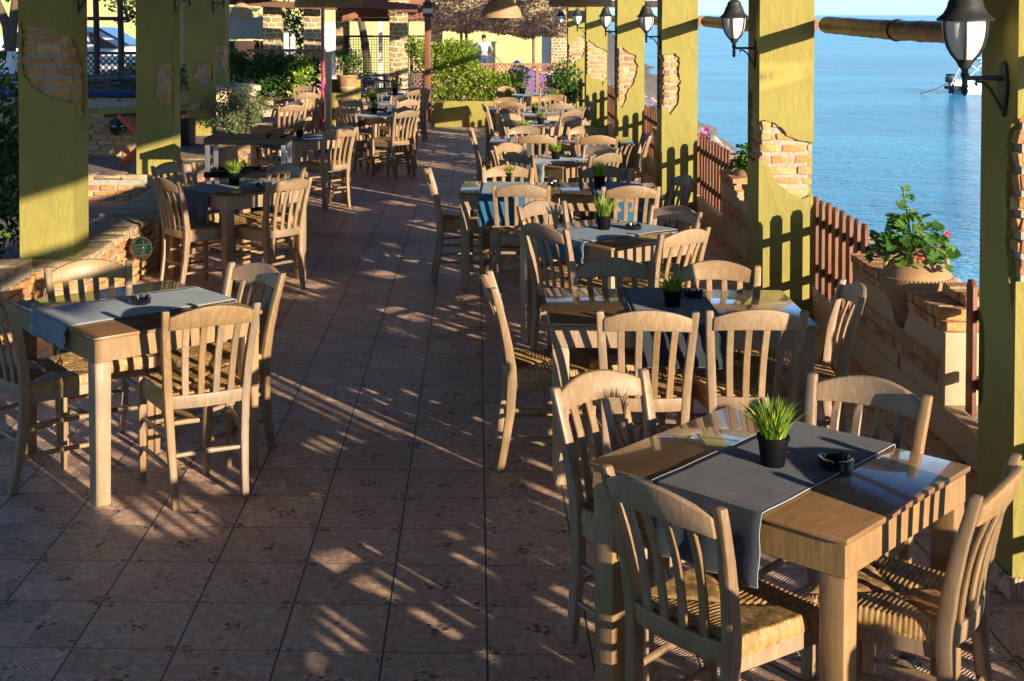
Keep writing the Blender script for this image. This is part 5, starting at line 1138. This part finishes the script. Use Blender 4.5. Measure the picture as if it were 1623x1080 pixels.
# brush canopy
def edge_v(u): return 46+(u-690)/205*14+2.5*sin(u*.055)+1.5*sin(u*.13)
t = thing('brush_canopy', 'sagging brown brush net canopy beyond the terrace', 'canopy', (0, 30, 2.3)); b = B()
def net_pt(u, s_):
    y = 27.5+10.5*s_; v = -14+(edge_v(u)+14)*s_; sag = .10*sin(u*.06+s_*4)+.05*sin(s_*13+u*.1)
    return Vector(((u-755)*y/FPX, y-30, EYE-(v-23.7)*y/FPX-2.3+sag*(1-s_)))
for i in range(13000):
    u = R.uniform(682, 898); s_ = R.random()**.6; p = net_pt(u, s_)+Vector((0, 0, R.uniform(-.02, .05)))
    b.leaf(p, R.uniform(.05, .14), R.uniform(.25, .6), (R.gauss(0, 1), R.gauss(0, 1), R.gauss(0, .5)))
for i in range(6500):
    u = R.uniform(682, 898); p = net_pt(u, 1.0); h_ = R.random()**.8; b.leaf(p+Vector((0, R.uniform(-.1, .1), h_*.42-.02)), R.uniform(.05, .12), R.uniform(.25, .6), (R.gauss(0, 1), R.gauss(0, .4), R.gauss(0, 1)))
b.obj('brush_scraps', M['net'], t, 0, normals=False)
b = B()
for u in range(684, 900, 9): b.tube([net_pt(u, s_/8) for s_ in range(9)], .006, 4)
for s_ in range(0, 13): b.tube([net_pt(u, s_/12) for u in range(682, 900, 12)], .006, 4)
b.obj('net_cords', M['rope'], t)
for u, nm in ((731, 'left of two close canopy poles behind the bush'), (739, 'right of two close canopy poles behind the bush'), (845, 'canopy pole standing alone right of the person')):
    tag(B().tube([(0, 0, 0), (.01, 0, 1.2), (0, 0, 2.25)], .042, 8).obj('canopy_pole', M['lattice'], None, 40, ((u-755)*37.6/FPX, 37.6, -.38)), nm, 'pole', 'poles of the brush canopy')
tag(B().b2(-.05, 2.6, -.07, .07, -.07, .07).obj('roof_beam', M['darkwood'], None, 40, (1.9, 26.9, 2.36)), 'dark roof beam above the far lanterns', 'beam')
# blue sheet
t = B(); G = []
for j in range(9):
    row = []
    for i in range(17):
        x = i/16*1.1; y = j/8*.6; h_ = max(0, .46-abs(x-.18)*1.6)*(1-abs(y-.3)*1.2)+.22*max(0, 1-abs(x-.5)*3)+.06*noise.noise(Vector((x*5, y*5, 2)))+.02
        row.append(t.bm.verts.new((x, y, h_+.45)))
    G.append(row)
for j in range(8):
    for i in range(16): t.bm.faces.new((G[j][i], G[j][i+1], G[j+1][i+1], G[j+1][i]))
for j, (a_, c_) in enumerate(((0, 0),)):
    lo = [t.bm.verts.new((v.co.x, v.co.y-.03, 0)) for v in G[0]]
    for i in range(16): t.bm.faces.new((lo[i], lo[i+1], G[0][i+1], G[0][i]))
tag(t.obj('tarpaulin', M['blue'], None, 30, ((808-755)*36/FPX, 36, 0)), 'crumpled blue tarpaulin behind the lattice fence', 'tarpaulin')
# ------------------------------------------------------------------ person with a hose
def skin_obj(name, chains, mat, parent, sub=1):
    """chains: list of lists of (x, y, z, r); points closer than 1 mm are shared"""
    bm = bmesh.new(); vs = {}; lay = bm.verts.layers.skin.verify(); order = []
    for ch in chains:
        prev = None
        for x, y, z, r in ch:
            key = (round(x, 3), round(y, 3), round(z, 3))
            if key not in vs:
                v = bm.verts.new((x, y, z)); v[lay].radius = (r, r); v[lay].use_root = (len(vs) == 0); vs[key] = v
            v = vs[key]
            if prev is not None and v is not prev and not bm.edges.get((prev, v)): bm.edges.new((prev, v))
            prev = v
    me = bpy.data.meshes.new(name); bm.to_mesh(me); bm.free(); me.materials.append(mat)
    o = bpy.data.objects.new(name, me); COL.objects.link(o); o.parent = parent
    s_ = o.modifiers.new('skin', 'SKIN'); s_.use_smooth_shade = True
    m = o.modifiers.new('sub', 'SUBSURF'); m.levels = sub; m.render_levels = sub
    return o
Yp = 50; t = thing('person', 'person in white t-shirt and blue jeans seen from behind, holding a hose', 'person', ((767-755)*Yp/FPX, Yp, -.38), radians(8))
pel = (0, 0, .96, .13)
body = [[pel, (0, 0, 1.12, .125), (0, -.01, 1.30, .15), (0, -.01, 1.44, .12), (0, 0, 1.51, .055), (0, .02, 1.57, .07), (0, .03, 1.64, .098), (0, .025, 1.71, .092), (0, .02, 1.75, .06)]]
hands = []
for sx, el, wr in ((-1, (-.36, .10, 1.20), (-.46, .30, 1.05)), (1, (.33, -.04, 1.17), (.28, .16, 1.02))):
    body.append([(0, -.01, 1.44, .12), (sx*.20, -.01, 1.42, .062), (*el, .042), (*wr, .028)])
    w = Vector(wr); d = (w-Vector(el)).normalized(); s_ = Vector((0, 0, 1)).cross(d).normalized(); palm = w+d*.05
    body.append([(*wr, .028), (*palm, .030)])
    for k, (o_, L) in enumerate(((-.030, .060), (-.010, .070), (.011, .066), (.031, .052))):
        k0 = palm+d*.03+s_*o_; k1 = k0+d*L*.5-Vector((0, 0, .01)); k2 = k1+d*L*.3-Vector((0, 0, .03)); body.append([(*palm, .030), (*k0, .010), (*k1, .009), (*k2, .008)])
    th0 = w+d*.02+s_*(-.035*sx); th1 = th0+d*.03+s_*(-.02*sx)-Vector((0, 0, .015)); body.append([(*palm, .030), (*th0, .011), (*th1, .009)])
for sx in (-1, 1): body.append([pel, (sx*.10, 0, .88, .095), (sx*.115, .03, .50, .06), (sx*.12, -.02, .10, .04), (sx*.12, .03, .045, .04), (sx*.12, .15, .03, .03)])
skin_obj('body', body, M['skin'], t)
skin_obj('tshirt', [[(0, 0, .93, .155), (0, 0, 1.14, .152), (0, -.01, 1.30, .175), (0, -.01, 1.44, .14), (0, 0, 1.49, .075)], [(0, -.01, 1.44, .14), (-.20, -.01, 1.42, .082), (-.27, .04, 1.33, .070)], [(0, -.01, 1.44, .14), (.20, -.01, 1.42, .082), (.26, -.02, 1.33, .070)]], M['tshirt'], t)
skin_obj('jeans', [[(0, 0, 1.02, .140), (0, 0, .95, .148), (-.10, 0, .86, .112), (-.115, .03, .50, .078), (-.12, -.01, .10, .062)], [(0, 0, .95, .148), (.10, 0, .86, .112), (.115, .03, .50, .078), (.12, -.01, .10, .062)]], M['jeans'], t)
skin_obj('hair', [[(0, 0, 1.60, .07), (0, .005, 1.66, .104), (0, .005, 1.73, .098), (0, .02, 1.77, .05)]], M['hair'], t)
for sx in (-1, 1): B().box((sx*.035, .118, 1.665), (.022, .012, .012)).obj('eye', M['white'], t); B().lathe([(.001, -.012), (.018, 0), (.001, .03)], (sx*.098, .03, 1.655), 8).obj('ear', M['skin'], t)
B().lathe([(.012, 0), (.016, .01), (.004, .045)], (0, .125, 1.625), 8).obj('nose', M['skin'], t); B().box((0, .120, 1.60), (.05, .01, .012)).obj('mouth', M['flowerred'], t)
for sx in (-1, 1): B().box((sx*.12, .07, .035), (.10, .28, .07)).bevel(.02, 2).obj('shoe', M['rubber'], t)
hx = t.location.x
tag(B().tube([(hx-.42, Yp+.28, .68), (hx-.2, Yp-.15, .72), (hx+.25, Yp-.2, .72), (hx+.45, Yp-.1, .55), (hx+.75, Yp, .2), (hx+1.0, Yp+.1, -.1), (hx+1.6, Yp+.4, -.36)], .014, 6).obj('hose', M['rubber']), 'dark hose held by the person, trailing down to the right', 'hose')
# ------------------------------------------------------------------ boat
by = 62.; bx = (1512-755)*by/FPX
t = thing('motor_boat', 'small white motor boat moored off the shore behind the nearest lantern', 'boat', (bx, by, -1.6), radians(6))
rings = []
for i in range(13):
    s_ = i/12; x = 5.0*s_; w = .95*(1-max(0, s_-.45)**2*3.1)*(.93+.07*min(1, s_*5)); w = max(.03, w); sh = .62+.28*s_**2; kl = -.28+.35*max(0, s_-.7)**1.2*2
    rings.append([(x, -w, sh), (x, -w*.97, .25), (x, -w*.75, -.02), (x, 0, kl), (x, w*.75, -.02), (x, w*.97, .25), (x, w, sh), (x, w*.9, sh), (x, w*.82, .3), (x, -w*.82, .3), (x, -w*.9, sh)])
B().loft(rings).obj('hull', M['white'], t, 50)
b = B(); b.b2(1.9, 2.7, -.35, .35, .3, 1.0); b.bevel(.06, 2); b.obj('console', M['white'], t)
B().b2(2.0, 2.1, -.3, .3, 1.0, 1.3).obj('windshield', M['carglass'], t)
for sy in (-.72, .72):
    B().tube([(.7, sy, .6), (1.9, sy, 1.75)], .022, 6).obj('frame_tube', M['white'], t); B().tube([(1.9, sy, .6), (.7, sy, 1.55), (.72, sy, 1.58)], .022, 6).obj('frame_tube', M['white'], t); B().tube([(.7, sy, 1.60), (2.6, sy, 1.78)], .022, 6).obj('frame_tube', M['white'], t)
for x, z in ((.7, 1.6), (1.9, 1.75), (2.6, 1.78)): B().tube([(x, -.72, z), (x, .72, z)], .022, 6).obj('frame_tube', M['white'], t)
e = thing('outboard_engine', None, None, (0, 0, 0)); e.parent = t; e.location = (-.15, 0, .2)
B().box((-.28, 0, .55), (.42, .34, .42)).bevel(.09, 3).obj('engine_cowl', M['glassblack'], e); B().box((-.22, 0, .12), (.22, .16, .6)).bevel(.03).obj('engine_leg', M['iron'], e)
B().b2(-.5, .15, -.5, .5, .22, .36).bevel(.04).obj('swim_step', M['rubber'], t); B().tube([(-.55, -.3, .4), (-.1, -.3, 1.25)], .018, 6).obj('stern_pole', M['white'], t)
tag(B().tube([(bx-1.9, by-.3, -1.58), (bx-1.2, by-.2, -1.38), (bx-.5, by, -1.1)], .02, 5).obj('mooring_line', M['rope']), 'thin mooring line running from the boat stern to the water', 'rope')
# pale rubble ledge along the foot of the terrace
g = B(); G = []
for j in range(220):
    y = 3+j*.2; row = []
    for i in range(12):
        s_ = i/11; x = 3.7+s_*1.0+.18*noise.noise(Vector((y*.9, 0, 3)))+max(0, y-16)*.03; z = -.30-.9*max(0, s_-.72)**1.1*1.6+.10*noise.noise(Vector((x*2.2, y*2.2, 0)))+.05*noise.noise(Vector((x*7, y*7, 0)))-.25*max(0, .15-s_)
        row.append(g.bm.verts.new((x, y, z)))
    G.append(row)
for j in range(219):
    for i in range(11): g.bm.faces.new((G[j][i], G[j][i+1], G[j+1][i+1], G[j+1][i]))
structure(g.obj('shore_ledge', M['rock'], smooth=60))
